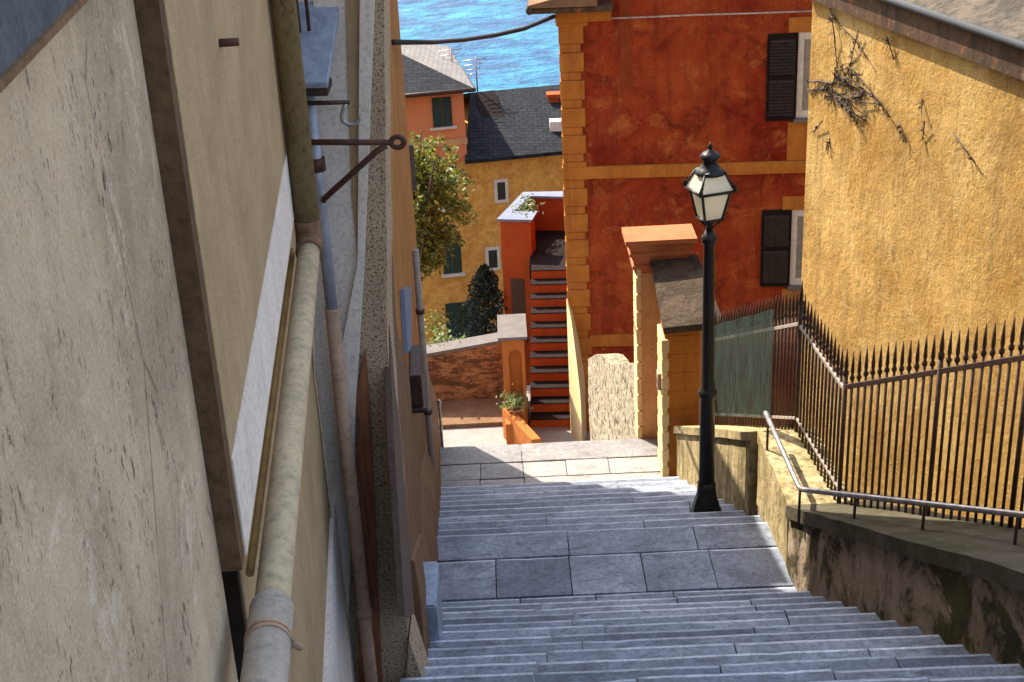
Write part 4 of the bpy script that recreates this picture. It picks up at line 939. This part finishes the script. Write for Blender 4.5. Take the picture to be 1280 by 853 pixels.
# pink upper block
pk = thing('pink_house', HO + V((-3, 0, 0)), 'salmon pink house storey with hipped grey roof and green shutter', 'house')
pl_, pr_ = onH(440, 200, .03), onH(584, 197, .03); zt = onH(584, 110, .03).z
b = MB(); b.prism([V((pl_.x, pl_.y, pr_.z)), pr_, V((pr_.x, pr_.y, zt)), V((pl_.x, pl_.y, zt))], -n3 * 5.5); b.build('wall', M['pinkwall'], pk)
b = MB(); q0, q1 = onH(505, 186, .06), onH(584, 176, .06); b.prism([V((pl_.x, pl_.y, q1.z - .1)), V((q1.x, q1.y, q1.z - .1)), V((q1.x, q1.y, q1.z + .1)), V((pl_.x, pl_.y, q1.z + .1))], n3 * .05); b.build('pale_band', M['pillar'], pk)
ef0 = V((pl_.x, pl_.y, zt)) + n3 * .4; ef1 = V((pr_.x, pr_.y, zt)) + n3 * .4 + e3 * .3; eb1 = ef1 - n3 * 6.3; eb0 = ef0 - n3 * 6.3
ap = ef1 - n3 * 3.15 - e3 * 2.9 + V((0, 0, 1.15)); apl = ap - e3 * 4
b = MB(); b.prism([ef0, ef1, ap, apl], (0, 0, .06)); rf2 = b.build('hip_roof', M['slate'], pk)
b = MB(); b.prism([ef1, eb1, ap], (0, 0, .06)); b.prism([eb1, eb0, apl, ap], (0, 0, .06)); b.build('painted_sunny_slope', M['slatepale'], rf2)  # sunlight on these slopes is painted in with the paler slate
b = MB(); b.tube([ef0 + V((0, 0, .02)), ef1 + V((0, 0, .02)), eb1 + V((0, 0, .02))], .07, 8); b.build('eave_edge', M['iron'], rf2)
tl, br = onH(539, 123, .03), onH(566, 157, .03); w = (br - tl).dot(e3)
leaves_(V((tl.x, tl.y, br.z)), w, tl.z - br.z, n3 * .001, pk)
b = MB(); b.box(V((tl.x, tl.y, br.z)) - e3 * .12 - up * .08, e3 * (w + .24), n3 * .1, (0, 0, .07)); b.build('sill', M['pale'], pk)
for px, yt, yb2, nm in ((566, 60, 92, 'tv aerial on the pink house roof, the left of two'), (597, 72, 116, 'taller tv aerial at the slate roof ridge against the sea')):
    p = onp(px, yb2, n3, c3 - 3.2); q = onp(px, yt, n3, c3 - 3.2); b = MB(); b.tube([p - V((0, 0, .3)), V((p.x, p.y, q.z))], .025, 6)
    for j in range(4): b.tube([V((p.x - .45 + .06 * j, p.y, q.z - .1 - .16 * j)), V((p.x + .35 - .1 * j, p.y + .1, q.z - .06 - .16 * j))], .016, 5)
    tag(b.build('television_aerial', M['rail']), 'thin metal ' + nm, 'aerial')
# ------------------------------------------------------------------ garden wall, tree, shrubs
gw = thing('garden_wall', (-1, 24.4, -12.2), 'brown rubble garden wall with pale coping across the street', 'wall')
g0, g1 = aty(500, 452, 24.35), aty(629, 429, 24.35)
b = MB(); b.prism([V((g0.x - 6, 24.35, -13)), V((g1.x, 24.35, -13)), g1, g0, V((g0.x - 6, 24.35, g0.z - .6))], (0, .35, 0)); roughen(b, .02, 2, 3); b.build('wall_body', M['rubble'], gw)
b = MB(); b.prism([g0 - V((6, 0, .6)), g0, g1, g1 + V((0, 0, .06)), g0 + V((0, 0, .06)), g0 - V((6, 0, .54))], (0, .4, 0)); b.build('coping', M['greycap'], gw)
b = MB(); b.abox(-6, .25, 23.35, 24.34, -12.19, -12.12); o = b.build('street_shade', M['brownF']); o['kind'] = 'structure'  # brown slab stands in for the shaded strip of street
def cloud(n, c, r, wob=.35):
    out = []
    lob = [V((random.gauss(0, 1), random.gauss(0, 1), random.gauss(0, 1))).normalized() * random.uniform(.35, .9) for _ in range(16)]
    for i in range(n):
        L = lob[i % 16]; d = V((random.gauss(0, 1), random.gauss(0, 1), random.gauss(0, 1))).normalized() * random.random() ** .4 * wob
        q = L + d; out.append(V((c[0] + q.x * r[0], c[1] + q.y * r[1], c[2] + q.z * r[2])))
    return out
TC = aty(535, 235, 28.0)
tr = thing('leafy_tree', (TC.x - 1.3, 28, -15.5), 'leafy yellow green tree leaning out behind the orange house', 'tree')
b = MB(); tb = V((TC.x - 1.3, 28, -16.5)); b.tube([tb, tb + V((.2, 0, 2.5)), tb + V((.7, .1, 4.5)), V((TC.x, 28, TC.z))], [.22, .18, .13, .05], 10)
for k in range(9):
    q = V((TC.x + random.uniform(-.9, .8), 28 + random.uniform(-.7, .7), TC.z + random.uniform(-1.6, 1.3))); b.tube([tb + V((.5, .05, 3.6)), (tb + V((.7, 0, 4.6))).lerp(q, .6), q], [.07, .04, .012], 6)
b.build('trunk', M['bark'], tr)
b = MB()
b.leaves(cloud(6000, (TC.x - .3, 28, TC.z + .0), (.82, .9, .95), .6), .125, asp=.6)
b.leaves(cloud(2600, (TC.x - .25, 28, TC.z - 1.15), (.55, .7, .9), .6), .11, asp=.5)
for px, py in ((572, 262), (580, 266), (562, 255), (556, 240), (552, 285), (548, 310), (545, 330), (560, 300)):
    c = aty(px, py, 27.8); b.leaves([c + V((random.gauss(0, .13), random.gauss(0, .2), random.gauss(0, .1))) for _ in range(70)], .15, asp=.4)
for k in range(34):
    a_ = random.uniform(-1.2, 2.4); c = V((TC.x - .3 + math.cos(a_) * .95, 28 + random.uniform(-.6, .6), TC.z - .05 + math.sin(a_) * 1.05)); d_ = V((math.cos(a_) * .5, 0, math.sin(a_) * .4 - .25)) * random.uniform(.2, .7)
    b.leaves([c + d_ * random.random() + V((random.gauss(0, .05), random.gauss(0, .1), random.gauss(0, .05))) for _ in range(26)], .12, asp=.45)
b.build('crown', M['leaf'], tr)
SC = aty(606, 400, 27.0)
sh = thing('dark_shrub', (SC.x, 27, -13.2), 'dark green conical shrub in front of the low green shutter', 'shrub')
b = MB(); pts = []
for i in range(4200):
    h = random.random() ** 1.3; rad = .98 * (1 - h) ** .7 + .04; a = random.uniform(0, 6.3); rr_ = rad * math.sqrt(random.random()) * (1 + .25 * math.sin(a * 3 + h * 14))
    pts.append(V((SC.x + rr_ * math.cos(a) * .78 + .06, 27 + rr_ * math.sin(a) * .8, SC.z - .75 + h * 1.95)))
b.leaves(pts, .12, asp=.35); b.build('foliage', M['darkleaf'], sh)
b = MB(); b.tube([V((SC.x, 27, -15)), V((SC.x, 27, SC.z + .4))], [.07, .02], 8); b.build('stem', M['bark'], sh)
for i, (px, py, lab, n, r) in enumerate(((547, 434, 'bright low flowering plant on the left end of the garden wall', 240, .28), (560, 432, 'pale green plant next to the bright one above the garden wall', 180, .22), (543, 405, 'wispy climbing plant low on the ochre house beside the tree', 160, .3), (585, 436, 'small white flowered clump above the garden wall', 110, .15))):
    c = aty(px, py, 24.9 if i != 2 else 26.5); pl = thing('garden_plant', (c.x, c.y, c.z - .4), lab, 'plant')
    b = MB(); b.leaves([c + V((random.gauss(0, r * .55), random.gauss(0, .2), random.gauss(0, r * .45))) for _ in range(n)], .1); b.build('foliage', M['brightleaf'] if i != 2 else M['leaf'], pl)
    b = MB()
    for k in range(5): b.tube([c + V((random.uniform(-.1, .1), 0, -1.2)), c + V((random.uniform(-.15, .15), 0, 0))], .008, 5)
    b.build('stem', M['bark'], pl)

# ------------------------------------------------------------------ light
AZS, ELS = R_(40), R_(46)                            # sun ahead-left of the view
sd = V((-math.sin(AZS) * math.cos(ELS), math.cos(AZS) * math.cos(ELS), math.sin(ELS)))
sun = bpy.data.lights.new('sun', 'SUN'); sun.energy = 4.2; sun.angle = R_(.5); sun.color = (1, .92, .8)
so = bpy.data.objects.new('sun', sun); COL.objects.link(so); so.rotation_euler = (-sd).to_track_quat('-Z', 'Y').to_euler(); so.location = (0, 0, 40)
w = bpy.data.worlds.new('World'); sc.world = w; w.use_nodes = True
sk = w.node_tree.nodes.new('ShaderNodeTexSky'); sk.sky_type = 'NISHITA'; sk.sun_disc = False
sk.sun_elevation = ELS; sk.sun_rotation = math.atan2(sd.x, sd.y); sk.altitude = 0
bg = w.node_tree.nodes['Background']; bg.inputs['Strength'].default_value = .15
hs = w.node_tree.nodes.new('ShaderNodeHueSaturation'); hs.inputs['Saturation'].default_value = .72; sk.dust_density = 2.0
w.node_tree.links.new(sk.outputs[0], hs.inputs['Color']); w.node_tree.links.new(hs.outputs[0], bg.inputs['Color'])
sc.view_settings.view_transform = 'Standard'; sc.view_settings.look = 'None'; sc.view_settings.gamma = 1.0; sc.view_settings.exposure = 1.5
sc.render.engine = 'CYCLES'; sc.cycles.max_bounces = 8; sc.cycles.diffuse_bounces = 5; sc.cycles.use_denoising = True
